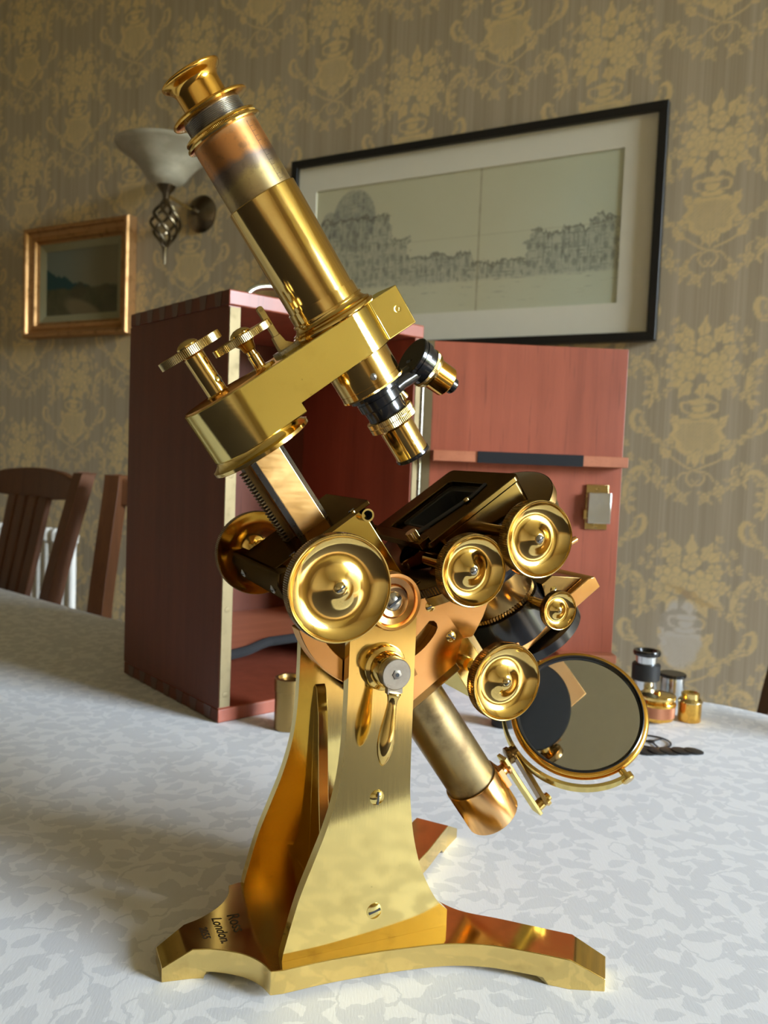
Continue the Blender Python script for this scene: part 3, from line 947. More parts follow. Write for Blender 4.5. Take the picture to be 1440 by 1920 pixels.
# ---- focusing bar with rack
bx0 = [(-0.0870, -0.0100), (-0.0850, -0.0120), (-0.0685, -0.0120), (-0.0665, -0.0100), (-0.0665, 0.0095), (-0.0690, 0.0120), (-0.0840, 0.0120), (-0.0870, 0.0095)]
g = G().prism([L(0.1760, t, v) for t, v in bx0], e1 * 0.115)
bar = mo('focus_bar', g, 'bar_brass', bevel=0.0003)
for t0, nm in ((-0.0840, 1), (-0.0690, -1)):
    pass
for ta, va, tb_, vb in ((-0.0872, 0.0096, -0.0842, 0.0122), (-0.0688, 0.0122, -0.0663, 0.0096)):
    c = L(0.2335, (ta + tb_) / 2, (va + vb) / 2); d = nrm(e2 * (tb_ - ta) + ev * (vb - va)); q = np.cross(d, e1)
    mo('bar_edge', G().box(c, e1 * 0.0560, d * 0.0018, q * 0.0002), 'steel', bar, label='darkened chamfered edge')
g = G().box(L(0.2335, -0.0885, 0), e1 * 0.0565, e2 * 0.0018, ev * 0.0045)
for i in range(54):
    s0 = 0.1840 + i * 0.0020
    g.prism([L(s0, -0.0900, -0.0045), L(s0 + 0.0012, -0.0900, -0.0045), L(s0 + 0.0009, -0.0926, -0.0045), L(s0 + 0.0003, -0.0926, -0.0045)], ev * 0.0090)
mo('rack', g, 'iron_bronze', bar, label='dark toothed rack along the bar')

# ---- focus housing
g = G().box(L(0.2300, -0.0805, 0), e1 * 0.0014, e2 * 0.0320, ev * 0.0320)
fh = mo('housing_top_plate', g, 'bronze_black', bevel=0.0004)
for t, v in ((-0.0590, 0.0318), (-0.0990, 0.0318)):
    screw('screw', L(0.2292, t, 0.0300), -e1, 0.0022, V(1, 0, 0.3), fh)
g = G().prism([L(0.2314, t, -0.0290) for t in ()] if False else [L(s, t, -0.0290) for s, t in ((0.2316, -0.1080), (0.2316, -0.0530), (0.2860, -0.0530), (0.2860, -0.1000), (0.2600, -0.1080))], ev * 0.058)
hs = mo('focus_housing', g, 'brass_satin', bevel=0.0005)
g = G().lathe(L(0.2352, -0.0535, -0.020), ev, [(0, 0.0036), (0.0535, 0.0036), (0.0535, 0.0026)], 28, cap=(True, False))
g.mat(1).lathe(L(0.2352, -0.0535, -0.020), ev, [(0.0535, 0.0026), (0.0480, 0.0025), (0.0480, 0)], 28, cap=(False, False))
mo('guide_tube', g, ['brass_pale', 'black_matt'])
# pinion bridge at the back
g = G().prism([L(s, t, -0.050) for s, t in ((0.2280, -0.1130), (0.2300, -0.1060), (0.2570, -0.1060), (0.2570, -0.1080), (0.2420, -0.1180), (0.2330, -0.1170))], ev * 0.095)
pb = mo('pinion_bridge', g, 'bronze_black', bevel=0.0006)
for v in (0.030, -0.030):
    screw('screw', L(0.2375, -0.1176, v), nrm(-e2 - 0.25 * e1), 0.0024, V(0, 1, 0.3), pb, ('steel', 'black_matt'))

# ---- milled dished knobs
def knob(name, c, ax, R, th, mat, shaft, shaft_r=0.0042, teeth=120, label=None, scr='brass_pale'):
    """c = centre of the back of the rim; ax points outward"""
    g = G()
    ft = [(th * 0.97, R * 0.985), (th, R * 0.97), (th * 0.99, R * 0.955)] + [(q[1], q[0]) for q in cat(
        [V(R * 0.95, th * 0.90, 0), V(R * 0.90, th * 0.70, 0), V(R * 0.80, th * 0.46, 0), V(R * 0.68, th * 0.31, 0), V(R * 0.56, th * 0.28, 0), V(R * 0.44, th * 0.36, 0), V(R * 0.31, th * 0.56, 0), V(R * 0.20, th * 0.80, 0), V(R * 0.13, th * 0.90, 0)], 5)] + [(th * 0.90, 0)]
    g.lathe(c, ax, ft, 96, cap=(False, False))
    bk = [(q[1], q[0]) for q in cat([V(R * 0.985, 0, 0), V(R * 0.93, th * 0.05, 0), V(R * 0.70, th * 0.26, 0), V(R * 0.45, th * 0.24, 0), V(R * 0.30, th * 0.05, 0), V(R * 0.20, -th * 0.25, 0)], 4)]
    bk += [(-th * 0.35, shaft_r * 1.15), (-th * 0.4, shaft_r), (-shaft, shaft_r)]
    g.lathe(c, ax, bk[::-1], 64, cap=(True, False))
    g.mat(1).lathe(c, ax, [(0.0, R * 0.985), (th * 0.04, R), (th * 0.90, R), (th * 0.95, R * 0.988)], 0, cap=(False, False), knurl=(teeth, R * 0.013))
    o = mo(name, g, [mat, 'bronze_dark'], label=label)
    screw('screw', c + ax * th * 0.91, ax, R * 0.115, V(1, 0, 0.8), o, (scr, 'black_matt'), 0.6)
    return o
PIN = L(0.2426, -0.0980, 0)
knob('coarse_focus_knob', PIN + ev * 0.0710, ev, 0.0267, 0.0072, 'brass_polished', 0.025, 0.0055, 150)
knob('coarse_focus_knob', PIN - ev * 0.0660, -ev, 0.0267, 0.0072, 'brass_polished', 0.025, 0.0055, 150)

# ---- arm, drum and wheels
dc, bc_, rd, rbz = -0.0745, 0.0, 0.0258, 0.0222
dd = bc_ - dc; al = math.asin((rd - rbz) / dd)
ol = []
for a in np.linspace(pi / 2 - al, 3 * pi / 2 + al, 32): ol.append((dc + rd * math.cos(a), rd * math.sin(a)))
blk = 0.0125
a_in = math.asin(blk / rbz)
for a in np.linspace(-pi / 2 + al, -a_in, 12): ol.append((rbz * math.cos(a), rbz * math.sin(a)))
ol += [(0.0385, -blk), (0.0385, blk)]
for a in np.linspace(a_in, pi / 2 - al, 12): ol.append((rbz * math.cos(a), rbz * math.sin(a)))
TC = -0.0492                                  # the drum behind this line is deeper than the arm
lo_ = []
for k_ in range(len(ol)):
    a_, b_ = ol[k_], ol[(k_ + 1) % len(ol)]
    lo_.append((a_, a_[0] < TC))
    if (a_[0] < TC) != (b_[0] < TC):
        f_ = (TC - a_[0]) / (b_[0] - a_[0]); q_ = (TC, a_[1] + f_ * (b_[1] - a_[1]))
        lo_ += [(q_, a_[0] < TC), (q_, b_[0] < TC)]
n_ = len(lo_)
vs, fs, topi = [], [], []
for k_, ((t, v), dr) in enumerate(lo_):
    vs.append(L(0.1722 if dr else 0.1665, t, v))
tops = {}
for k_, ((t, v), dr) in enumerate(lo_):
    key = (round(t, 7), round(v, 7))
    if key not in tops: tops[key] = len(vs); vs.append(L(0.1425, t, v)); topi.append(tops[key])
ti = [tops[(round(p_[0], 7), round(p_[1], 7))] for p_, dr in lo_]
for k_ in range(n_):
    l = (k_ + 1) % n_
    if ti[k_] != ti[l]: fs.append((k_, l, ti[l], ti[k_]))
drum = [k_ for k_ in range(n_) if lo_[k_][1]]; rest = [k_ for k_ in range(n_) if not lo_[k_][1]]
cd_ = [k_ for k_ in drum if abs(lo_[k_][0][0] - TC) < 1e-9]; cr_ = [k_ for k_ in rest if abs(lo_[k_][0][0] - TC) < 1e-9]
fs += [tuple(topi), tuple(drum[::-1]), tuple(rest[::-1]), (cd_[0], cd_[1], cr_[1] if lo_[cr_[1]][0] == lo_[cd_[1]][0] else cr_[0], cr_[0] if lo_[cr_[1]][0] == lo_[cd_[1]][0] else cr_[1])]
g = G().add(vs, fs)
arm = mo('arm', g, 'brass_satin', bevel=0.0006)
bm = bmesh.new(); bm.from_mesh(arm.data); bmesh.ops.recalc_face_normals(bm, faces=bm.faces); bm.to_mesh(arm.data); bm.free()
g = G().lathe(L(0.1640, dc), e1, [(0.0076, rd - 0.0006), (0.0083, rd - 0.0004), (0.0100, rd + 0.0004), (0.0112, rd + 0.0018), (0.0122, rd + 0.0032), (0.0124, rd + 0.0038), (0.0142, rd + 0.0038), (0.0145, rd + 0.0034), (0.0146, rd + 0.001)], 72)
mo('drum_flange', g, 'brass_base')
g = G().lathe(L(0.1425, dc), -e1, [(0, 0.0250), (0.0008, 0.0246), (0.0014, 0.0180), (0.0016, 0)], 64, cap=(True, False))
mo('drum_cap', g, 'copper_lacquer')
screw('screw', L(0.1545, 0.0320, 0.0125), ev, 0.0022, V(1, 0, 0), arm, ('brass_satin', 'brass_satin'), 0.1)
def wheel(name, t, s, R, th, post_r, s_base, nut):
    g = G().lathe(L(s, t), e1, [(0, 0.003), (0, R * 0.97), (th * 0.05, R * 0.985)], 72, cap=(True, False))
    g.lathe(L(s, t), e1, [(th * 0.05, R), (th * 0.95, R)], 0, cap=(True, True), knurl=(110, R * 0.011))
    o = mo(name, g, 'brass_pale', bevel=0.0)
    if nut == 'tall':
        g = G().lathe(L(s, t), e1, [(th, post_r * 1.25), (th + 0.001, post_r), (s_base - s - 0.001, post_r), (s_base - s, post_r * 1.15)], 40)
    else:
        g = G().lathe(L(s, t), e1, [(th, post_r * 2.2), (th + 0.002, post_r * 1.6), (th + 0.005, post_r * 1.35), (th + 0.006, post_r * 1.0), (th + 0.008, post_r * 1.0), (th + 0.0085, post_r * 1.2), (s_base - s, post_r * 1.2)], 36)
    mo('post', g, 'brass_polished', o)
    g = G().lathe(L(s, t), -e1, [(-0.0005, R * 0.34), (0.0008, R * 0.34), (0.002, R * 0.28), (0.0032, R * 0.14), (0.0034, 0)], 32)
    mo('wheel_boss', g, 'brass_base', o)
    return o
wh = wheel('fine_focus_wheel', -0.0785, 0.1125, 0.0182, 0.0046, 0.0058, 0.1412, 'tall')
screw('screw', L(0.1345, -0.0785, 0.0045) + e2 * 0.0035, nrm(ev + 0.8 * e2), 0.0026, e1, wh, ('brass_satin', 'black_matt'))
wheel('tension_wheel', -0.0508, 0.1215, 0.0176, 0.0040, 0.0028, 0.1425, 'waist')
g = G().lathe(L(0.1425, -0.0508), -e1, [(0, 0.0085), (0.0012, 0.0080), (0.0016, 0.005)], 36)
mo('tension_wheel_seat', g, 'brass_base')
# prism slide lever beside the tube
g = G().box(L(0.1240, -0.0320, -0.0060), e1 * 0.0085, e2 * 0.0018, ev * 0.0016)
g.lathe(L(0.1158, -0.0320, -0.0076), ev, [(0, 0.0018), (0.0032, 0.0018)], 20)
g.prism([L(s, t, -0.0084) for s, t in ((0.1320, -0.0345), (0.1320, -0.0300), (0.1370, -0.0290), (0.1405, -0.0250), (0.1405, -0.0350))], ev * 0.0046)
sl = mo('slide_lever', g, 'brass_pale', bevel=0.0003)
g = G().box(L(0.1415, -0.0300, -0.004), e1 * 0.0012, e2 * 0.0080, ev * 0.0070)
mo('lever_seat', g, 'steel', sl, bevel=0.0003)

# ---- body tube, draw tube, eyepiece
TUBE = L(0, 0)
g = G().lathe(TUBE, e1, [(0.0672, 0.0186), (0.0670, 0.0196), (0.0674, 0.0199), (0.1275, 0.0199)], 96, cap=(False, False))
g.lathe(TUBE, e1, [(0.1275, 0.0199), (0.1275, 0.0206), (0.1338, 0.0208), (0.1340, 0.0216), (0.1350, 0.0218), (0.1352, 0.0211), (0.1358, 0.0211), (0.1366, 0.0214), (0.1376, 0.0222), (0.1383, 0.0233), (0.1384, 0.0241), (0.1392, 0.0244), (0.1398, 0.0240), (0.1399, 0.0252), (0.1408, 0.0258), (0.1418, 0.0258), (0.1425, 0.0252)], 96, cap=(False, False))
g.lathe(TUBE, e1, [(0.0672, 0.0186), (0.1250, 0.0180)], 48, cap=(False, True))
mo('body_tube', g, 'brass_polished')
aged('aged_draw', E0 + 0.031 * e1, e1, 0.0365)
g = G().lathe(TUBE, e1, [(0.0312, 0.0180), (0.0312, 0.0186), (0.0700, 0.0186)], 80)
dt = mo('draw_tube', g, 'aged_draw')
# engraved scale on the draw tube: facing the camera, right of centre
g = G()
sa = math.radians(-21)   # angle from ev towards e2
def onr(a, s, r): return L(s, r * math.sin(a), r * math.cos(a))
a0 = math.radians(22)
def tick(aa, ab, s0, s1, r=0.01865):
    p = [onr(aa, s0, r), onr(ab, s0, r), onr(ab, s1, r), onr(aa, s1, r)]
    g.add(p, [(0, 1, 2, 3)])
tick(a0, a0 + 0.010, 0.0335, 0.0662)
for i in range(13):
    s0 = 0.0340 + i * 0.00258
    tick(a0, a0 + 0.15 + (0.06 if i % 5 == 0 else 0), s0, s0 + 0.00018)
mo('engraved_scale', g, 'ink', dt, label='fine engraved length scale')
g = G().lathe(TUBE, e1, [(0.0268, 0.0165), (0.0270, 0.0198), (0.0275, 0.0206), (0.0283, 0.0208), (0.0288, 0.0202)], 96, cap=(False, False))
g.lathe(TUBE, e1, [(0.0288, 0.0204), (0.0298, 0.0204)], 0, cap=(True, True), knurl=(150, 0.0003))
g.lathe(TUBE, e1, [(0.0298, 0.0204), (0.0303, 0.0214), (0.0310, 0.0217), (0.0318, 0.0214), (0.0322, 0.0200), (0.0322, 0.0182)], 96, cap=(False, False))
mo('draw_tube_ring', g, 'brass_polished')
ep = G().lathe(TUBE, e1, [(q[0], q[1]) for q in cat([V(0.0030, 0.0070, 0), V(0.0006, 0.0110, 0), V(-0.0010, 0.0150, 0), V(-0.0008, 0.0166, 0), V(0.0004, 0.0168, 0), V(0.0018, 0.0156, 0), V(0.0036, 0.0136, 0), V(0.0056, 0.0126, 0), V(0.0080, 0.0124, 0)], 4)] + [(0.0165, 0.0124)], 96, cap=(False, False))
ep.lathe(TUBE, e1, [(0.0165, 0.0120), (0.0166, 0.0205), (0.0172, 0.0216), (0.0180, 0.0219), (0.0188, 0.0215), (0.0194, 0.0195), (0.0196, 0.0160)], 96, cap=(False, False))
eye = mo('eyepiece', ep, 'brass_gold')
g = G()
pr = [(0.0196, 0.0163)]
for i in range(9): pr += [(0.0199 + i * 0.0008, 0.0163), (0.0203 + i * 0.0008, 0.0158)]
g.lathe(TUBE, e1, pr + [(0.0272, 0.0160)], 72, cap=(False, False))
mo('threaded_barrel', g, 'steel', eye, label='grey finely turned barrel of the eyepiece')
g = G().lathe(L(0.004, 0), e1, [(0, 0.0095), (0.001, 0)], 32)
mo('eye_lens', g, 'black_lacquer', eye)

# ---- nose cylinder and double nosepiece
g = G().lathe(TUBE, e1, [(0.1660, 0.0192), (0.1812, 0.0192), (0.1813, 0.0188), (0.1816, 0.0188), (0.1817, 0.0192), (0.1848, 0.0192)], 80, cap=(False, False))
g.lathe(TUBE, e1, [(0.1848, 0.0194), (0.1858, 0.0194)], 0, cap=(True, True), knurl=(140, 0.00025))
g.lathe(TUBE, e1, [(0.1858, 0.0190), (0.1866, 0.0160), (0.1868, 0.0)], 64, cap=(False, False))
nose = mo('nose_cylinder', g, 'brass_polished')
screw('screw', L(0.1775, -0.004, 0.0188), ev, 0.0020, e1, nose, ('steel', 'black_matt'))
def pxw(px, py, depth):
    d = FWD + (px - 720) / F_PX * RGT - (py - 960) / F_PX * UPV
    return CAM + d * depth / d[1]
o2w = V(0.0124, 0.4890, 0.3425)
o2 = toloc(o2w); d2 = nrm(dirloc(nrm(V(0.79, 0.42, -0.44))))
g = G().lathe(TUBE, e1, [(0.1866, 0.0158), (0.1885, 0.0158), (0.1888, 0.0132), (0.1905, 0.0132), (0.1906, 0.0136), (0.1955, 0.0134), (0.1965, 0.0122), (0.2010, 0.0118), (0.2030, 0.0122)], 64)
mid = L(0.1925, 0.014, -0.002)
g.tube(cat([L(0.1920, 0.002, 0), L(0.1915, 0.012, -0.002), o2 + d2 * 0.006 - 0.3 * (o2 - mid), o2 + d2 * 0.004], 4), [0.0095] * 5 + [0.0085] * 8, 20, flat=0.62)
npc = mo('nosepiece', g, 'black_lacquer', label='black lacquered double nosepiece')
g = G().lathe(o2, d2, [(0, 0), (0, 0.0128), (0.0006, 0.0134), (0.0022, 0.0134), (0.0024, 0.0129), (0.0030, 0.0129), (0.0032, 0.0134), (0.0062, 0.0133), (0.0064, 0.0122), (0.0110, 0.0118), (0.0112, 0.0)], 64, cap=(False, False))
mo('nosepiece_cup', g, 'black_lacquer', npc)
g = G().lathe(mid + e1 * 0.006, nrm(e1 + 0.7 * d2), [(-0.004, 0.0034), (0.003, 0.0034), (0.0038, 0.0028), (0.0042, 0)], 24)
mo('nosepiece_stud', g, 'brass_pale', npc)
def objective(p, d, k_, tip_mat, tipl):
    g = G().lathe(p, d, [(0.0000, 0.0135 * k_), (0.0004, 0.0143 * k_)], 64, cap=(True, False))
    g.lathe(p, d, [(0.0004, 0.0146 * k_), (0.0032, 0.0146 * k_)], 0, cap=(True, True), knurl=(80, 0.0003))
    g.lathe(p, d, [(0.0032, 0.0138 * k_), (0.0038, 0.0138 * k_)], 64)
    g.lathe(p, d, [(0.0038, 0.0146 * k_), (0.0066, 0.0146 * k_)], 0, cap=(True, True), knurl=(80, 0.0003))
    ring_ = mo('objective', g, 'brass_pale')
    g = G().lathe(p, d, [(0.0066, 0.0132 * k_), (0.0085, 0.0108 * k_), (0.0088, 0.0104 * k_), (0.0280, 0.0102 * k_)], 64)
    mo('barrel', g, 'brass_polished', ring_)
    if tipl < 0.004:
        g = G().lathe(p, d, [(0.0280, 0.0102 * k_), (0.0281, 0.0108 * k_), (0.0296, 0.0109 * k_), (0.0304, 0.0100 * k_), (0.0310, 0.0080 * k_), (0.0308, 0.0040), (0.0296, 0)], 64)
    else:
        g = G().lathe(p, d, [(0.0200, 0.0048), (0.0200 + tipl, 0.0046), (0.0204 + tipl, 0.0040), (0.0200 + tipl, 0.0026), (0.0190 + tipl, 0)], 40)
    mo('front_lens_mount', g, tip_mat, ring_, label='black front mount')
    return ring_
ob1 = objective(L(0.2028, 0.0004), e1, 1.0, 'black_lacquer', 0.003)
# engraving on the front objective
g = G()
for row, txt in enumerate(('1 IN.', 'ROSS', 'LONDON')):
    vs, fs = text_mesh(txt, 0.0021, (V(1, 0, 0), V(0, 1, 0), V(0, 0, 1), V(0, 0, 0)), extrude=0.0, align='CENTER')
    out = []
    for x, y, z in vs:
        a = 0.28 + x / 0.0104
        out.append(onr(a, 0.2185 + row * 0.0031 - y, 0.01052))
    g.add(out, fs)
mo('engraving', g, 'brass_pale', ob1)
p2 = o2 + d2 * 0.0112
g = G().lathe(p2, d2, [(0, 0.0123), (0.0016, 0.0123)], 0, cap=(True, True), knurl=(80, 0.0003))
g.lathe(p2, d2, [(0.0016, 0.0116), (0.0018, 0.0120), (0.0026, 0.0120), (0.0028, 0.0112), (0.0034, 0.0112), (0.0036, 0.0115), (0.0044, 0.0113)], 64)
r2 = mo('objective', g, 'brass_pale')
g = G().lathe(p2, d2, [(0.0044, 0.0096), (0.0168, 0.0094), (0.0176, 0.0088), (0.0180, 0.0070), (0.0180, 0)], 64, cap=(True, False))
mo('barrel', g, 'brass_gold', r2)
g = G().lathe(p2, d2, [(0.0178, 0.0052), (0.0225, 0.0050), (0.0232, 0.0044), (0.0228, 0.0026), (0.0215, 0)], 40, cap=(True, False))
mo('front_lens_mount', g, 'black_lacquer', r2, label='black front mount')

# ---- stage
g = G().lathe(L(0, 0), e1, [(0.2870, 0.0400), (0.2868, 0.0630), (0.2872, 0.0640)], 128, cap=(False, False))
g.lathe(L(0, 0), e1, [(0.2872, 0.0646), (0.2922, 0.0646)], 0, cap=(False, False), knurl=(230, 0.0004))
g.lathe(L(0, 0), e1, [(0.2922, 0.0640), (0.2926, 0.0618), (0.2926, 0.0400), (0.2870, 0.0400)], 128, cap=(False, False))
stg = mo('rotating_stage', g, 'bronze_dark')
g = G().lathe(L(0, 0), e1, [(0.2930, 0.0380), (0.2930, 0.0600), (0.2940, 0.0622), (0.3000, 0.0622), (0.3010, 0.0600), (0.3010, 0.0380), (0.2930, 0.0380)], 96, cap=(False, False))
mo('stage_bed', g, 'bronze_dark')
g = G().lathe(L(0, 0), e1, [(0.3005, 0.0370), (0.3010, 0.0420), (0.3050, 0.0415), (0.3120, 0.0400), (0.3160, 0.0385), (0.3175, 0.0360), (0.3170, 0.0300), (0.3005, 0.0300)], 96, cap=(False, False))
mo('stage_ring', g, 'black_lacquer', label='black ring under the stage')
# mechanical plates: lower slide, then the object frame with its window
def rect(s, t0, t1, v0, v1, n=8):
    """rounded rectangle loop"""
    out = []; r = 0.004
    for (ct, cv, a0) in ((t1 - r, v1 - r, 0), (t0 + r, v1 - r, 90), (t0 + r, v0 + r, 180), (t1 - r, v0 + r, 270)):
        for a in np.linspace(a0, a0 + 90, n): out.append(L(s, ct + r * math.cos(math.radians(a)), cv + r * math.sin(math.radians(a))))
    return out
g = G().ring(rect(0.2737, -0.0240, 0.0380, -0.0450, 0.0322), rect(0.2737, -0.0170, 0.0270, -0.0330, 0.0180), e1 * 0.0132)
mo('stage_slide', g, 'bronze_black', bevel=0.0004)
g = G().ring(rect(0.2700, -0.0330, 0.0385, -0.0480, 0.0330), rect(0.2700, -0.0250, 0.0265, -0.0320, 0.0130), e1 * 0.0035)
of = mo('object_frame', g, 'bronze_black', bevel=0.0005)
g = G().ring(rect(0.2738, -0.0165, 0.0265, -0.0325, 0.0175), rect(0.2738, -0.0150, 0.0215, -0.0270, 0.0110), e1 * 0.0100)
mo('frame_liner', g, 'black_matt', of, bevel=0.0003)
g = G().box(L(0.2690, -0.0330, -0.0080), e1 * 0.0022, e2 * 0.0038, ev * 0.0400)
orr = mo('object_rest', g, 'bronze_black', bevel=0.0004)
for v in (-0.0400, 0.0230):
    g = G().lathe(L(0.2668, -0.0340, v), -e1, [(-0.001, 0.0022), (0.0008, 0.0022)], 24)
    g.lathe(L(0.2660, -0.0340, v), -e1, [(0, 0.0034), (0.0046, 0.0034)], 0, knurl=(26, 0.0003))
    mo('milled_screw', g, 'brass_pale', orr)
g = G().lathe(L(0.2690, 0.0080, 0.0180), -e1, [(0, 0.0020), (0.0010, 0.0018), (0.0016, 0)], 20)
mo('clip_stud', g, 'brass_pale', of)
g = G().prism([L(0.2690, t, v) for t, v in ((-0.030, 0.0060), (0.012, 0.0150), (0.026, 0.0128), (0.026, 0.0152), (0.012, 0.0185), (-0.030, 0.0105))], e1 * 0.0012)
mo('object_clip', g, 'black_matt', of, bevel=0.0003)
# bracket joining stage and limb
br = [(0.2905, -0.0455), (0.2935, 0.0100), (0.3010, 0.0300), (0.3100, 0.0260), (0.3160, 0.0080), (0.3195, -0.0080), (0.3230, -0.0160), (0.3290, -0.0250), (0.3345, -0.0370), (0.3290, -0.0470)]
for sgn in (1, -1):
    mo('stage_bracket', G().prism([L(s, t, 0.0225 * sgn) for s, t in br], ev * 0.0070 * sgn), 'copper_lacquer', bevel=0.0005)
# stage motion knobs
knob('stage_motion_knob', L(0.2822, -0.0322, 0.0650), ev, 0.0195, 0.0076, 'brass_polished', 0.045, 0.0040, 110, scr='steel')
knob('stage_motion_knob', L(0.2874, 0.0050, 0.0745), ev, 0.0209, 0.0078, 'brass_polished', 0.055, 0.0040, 110, scr='steel')
g = G().lathe(L(0.3105, 0.0180, 0.058), nrm(e2 * 0.99 + e1 * 0.16), [(0, 0.0019), (0.0195, 0.0019)], 16)
mo('stage_stop_pin', g, 'copper_lacquer')

# ---- substage
g = G().lathe(TUBE, e1, [(0.3150, 0.0235), (0.3160, 0.0250), (0.3420, 0.0250), (0.3430, 0.0245)], 72)
ss = mo('substage_condenser', g, 'bronze_dark')
g = G().lathe(TUBE, e1, [(0.3395, 0.0256), (0.3420, 0.0256)], 0, knurl=(80, 0.0007))
mo('toothed_ring', g, 'bronze_dark', ss)
g = G().lathe(TUBE, e1, [(0.3430, 0.0268), (0.3640, 0.0268), (0.3660, 0.0240), (0.3660, 0)], 72, cap=(True, False))
mo('condenser_mount', g, 'black_lacquer', ss)
g = G().prism([L(s, t, -0.024) for s, t in ((0.3590, 0.0510), (0.3610, 0.0560), (0.3690, 0.0560), (0.3690, -0.0380), (0.3600, -0.0380), (0.3600, -0.0070), (0.3545, -0.0070), (0.3545, 0.0030), (0.3590, 0.0030))], ev * 0.048)
sa_ = mo('substage_arm', g, 'copper_lacquer', bevel=0.0005)
g = G().prism([L(s, t, -0.022) for s, t in ((0.3589, 0.0505), (0.3589, 0.0200), (0.3440, 0.0240), (0.3440, 0.0330))], ev * 0.040)
mo('arm_wedge', g, 'bronze_dark', sa_, bevel=0.0004)
g = G().lathe(L(0.3735, 0.0100, 0), e1, [(-0.002, 0.0330), (0.0035, 0.0330), (0.0045, 0.0318)], 80)
mo('substage_plate', g, 'black_lacquer', label='black underside plate of the substage')
g = G().box(L(0.3515, -0.0450, 0), e1 * 0.0210, e2 * 0.0090, ev * 0.0200)
rbk = mo('substage_rack_block', g, 'brass_satin', bevel=0.0006)
g = G().box(L(0.3520, -0.0345, 0), e1 * 0.0200, e2 * 0.0020, ev * 0.0202)
mo('dovetail', g, 'brass_pale', rbk, bevel=0.0003)
for s_ in (1, -1):
    knob('substage_focus_knob', L(0.3535, -0.0440, 0.0525 * s_), ev * s_, 0.0219, 0.0075, 'brass_polished' if s_ > 0 else 'bronze_dark', 0.030, 0.0040, 110)  # far knob coloured dark to paint in its dark reflection
knob('centring_knob', L(0.3460, 0.0096, 0.0475), ev, 0.0115, 0.0045, 'brass_polished', 0.026, 0.0038, 70)
screw('screw', L(0.3490, 0.0260, 0.0242), nrm(ev - 0.3 * e1), 0.0022, e2, ss)

# ---- mirror on its jointed arm
Mc = V(0.1365, 0.5413, 0.1159)
cdir = nrm(CAM - Mc)
R_ = nrm(np.cross(V(0, 0, 1), cdir)); U_ = np.cross(cdir, R_)
mn = nrm(cdir * math.cos(math.radians(25)) + math.sin(math.radians(25)) * nrm(U_ * 0.99 + R_ * 0.06))
pv = 0.59 * R_ - 0.81 * U_
pv = nrm(pv - mn * (pv @ mn)); gv = nrm(np.cross(mn, pv))
if gv @ R_ > 0: gv = -gv
Ml, mnl, pvl, gvl = toloc(Mc), dirloc(mn), dirloc(pv), dirloc(gv)
RM = 0.0430
g = G().lathe(Ml, mnl, [(-0.0055, 0.0), (-0.0055, RM - 0.004), (-0.0050, RM - 0.001)] + [(0.0035 * math.sin(a), RM - 0.0010 + 0.0035 * math.cos(a)) for a in np.linspace(-pi / 2, pi / 2, 10)], 96, cap=(False, False))
mir = mo('mirror', g, 'brass_gold')
g = G().lathe(Ml, mnl, [(0.0035, RM - 0.0008), (0.0040, RM - 0.0014), (0.0036, RM - 0.0022), (0.0012, RM - 0.0036)], 96, cap=(False, False))
mo('mirror_bezel', g, 'black_lacquer', mir, label='black inner bezel')
k = NT('mirror_glass'); k.pset(color=k.mix(k.noise(k.obj(), 30), (0.62, 0.63, 0.61), (0.57, 0.58, 0.56)), metal=1.0, rough=0.03); MAT['mirror_glass'] = k.m
g = G().lathe(Ml, mnl, [(0.0006, RM - 0.0030), (0.0013, RM - 0.0034), (0.0013, 0)], 96, cap=(True, False))
mo('mirror_glass', g, 'mirror_glass', mir, label='silvered glass')
# half-circle gimbal: flat band
g = G(); vs = []; fs = []
NB = 48
for i in range(NB + 1):
    a = pi * i / NB
    rad = pvl * math.cos(a) + gvl * math.sin(a)
    for rr, hh in ((0.0492, -0.0058), (0.0515, -0.0058), (0.0515, 0.0030), (0.0492, 0.0030)): vs.append(Ml + rad * rr + mnl * hh)
for i in range(NB):
    for j in range(4):
        l = (j + 1) % 4
        fs.append((i * 4 + j, (i + 1) * 4 + j, (i + 1) * 4 + l, i * 4 + l))
fs += [(0, 1, 2, 3), tuple(NB * 4 + j for j in (3, 2, 1, 0))]
g.add(vs, fs)
gim = mo('gimbal', g, 'brass_satin', bevel=0.0003)
bm = bmesh.new(); bm.from_mesh(gim.data); bmesh.ops.recalc_face_normals(bm, faces=bm.faces); bm.to_mesh(gim.data); bm.free()
for sg in (1, -1):
    g = G().lathe(Ml + pvl * 0.0440 * sg - mnl * 0.001, pvl * sg, [(0, 0.0024), (0.0048, 0.0024), (0.0049, 0.0044), (0.0085, 0.0044), (0.0092, 0.0036), (0.0094, 0)], 28)
    mo('gimbal_pivot', g, 'brass_polished', gim)
gm = Ml + gvl * 0.0515 - mnl * 0.001         # middle of the gimbal
j1 = L(0.4300, -0.0525, 0.002)
g = G().lathe(L(0.4370, -0.0620, 0.002), e2, [(0, 0.0050), (0.003, 0.0050), (0.0045, 0.0038), (0.0062, 0.0036), (0.0070, 0.0052), (0.0088, 0.0052)], 32)
g.box(L(0.4390, -0.0605, 0.002), e1 * 0.0070, e2 * 0.0020, ev * 0.0055)
mo('arm_boss', g, 'copper_lacquer', collar)
ba0, ba1 = L(0.4290, -0.0530, 0.002), L(0.4800, -0.0520, 0.002)
g = G().box((ba0 + ba1) / 2, (ba1 - ba0) / 2, e2 * 0.0013, ev * 0.0046)
ma = mo('mirror_arm', g, 'brass_satin', bevel=0.0004)
jb = L(0.4760, -0.0450, 0.002)
d_ = gm - jb
q1 = nrm(np.cross(d_, ev)); 
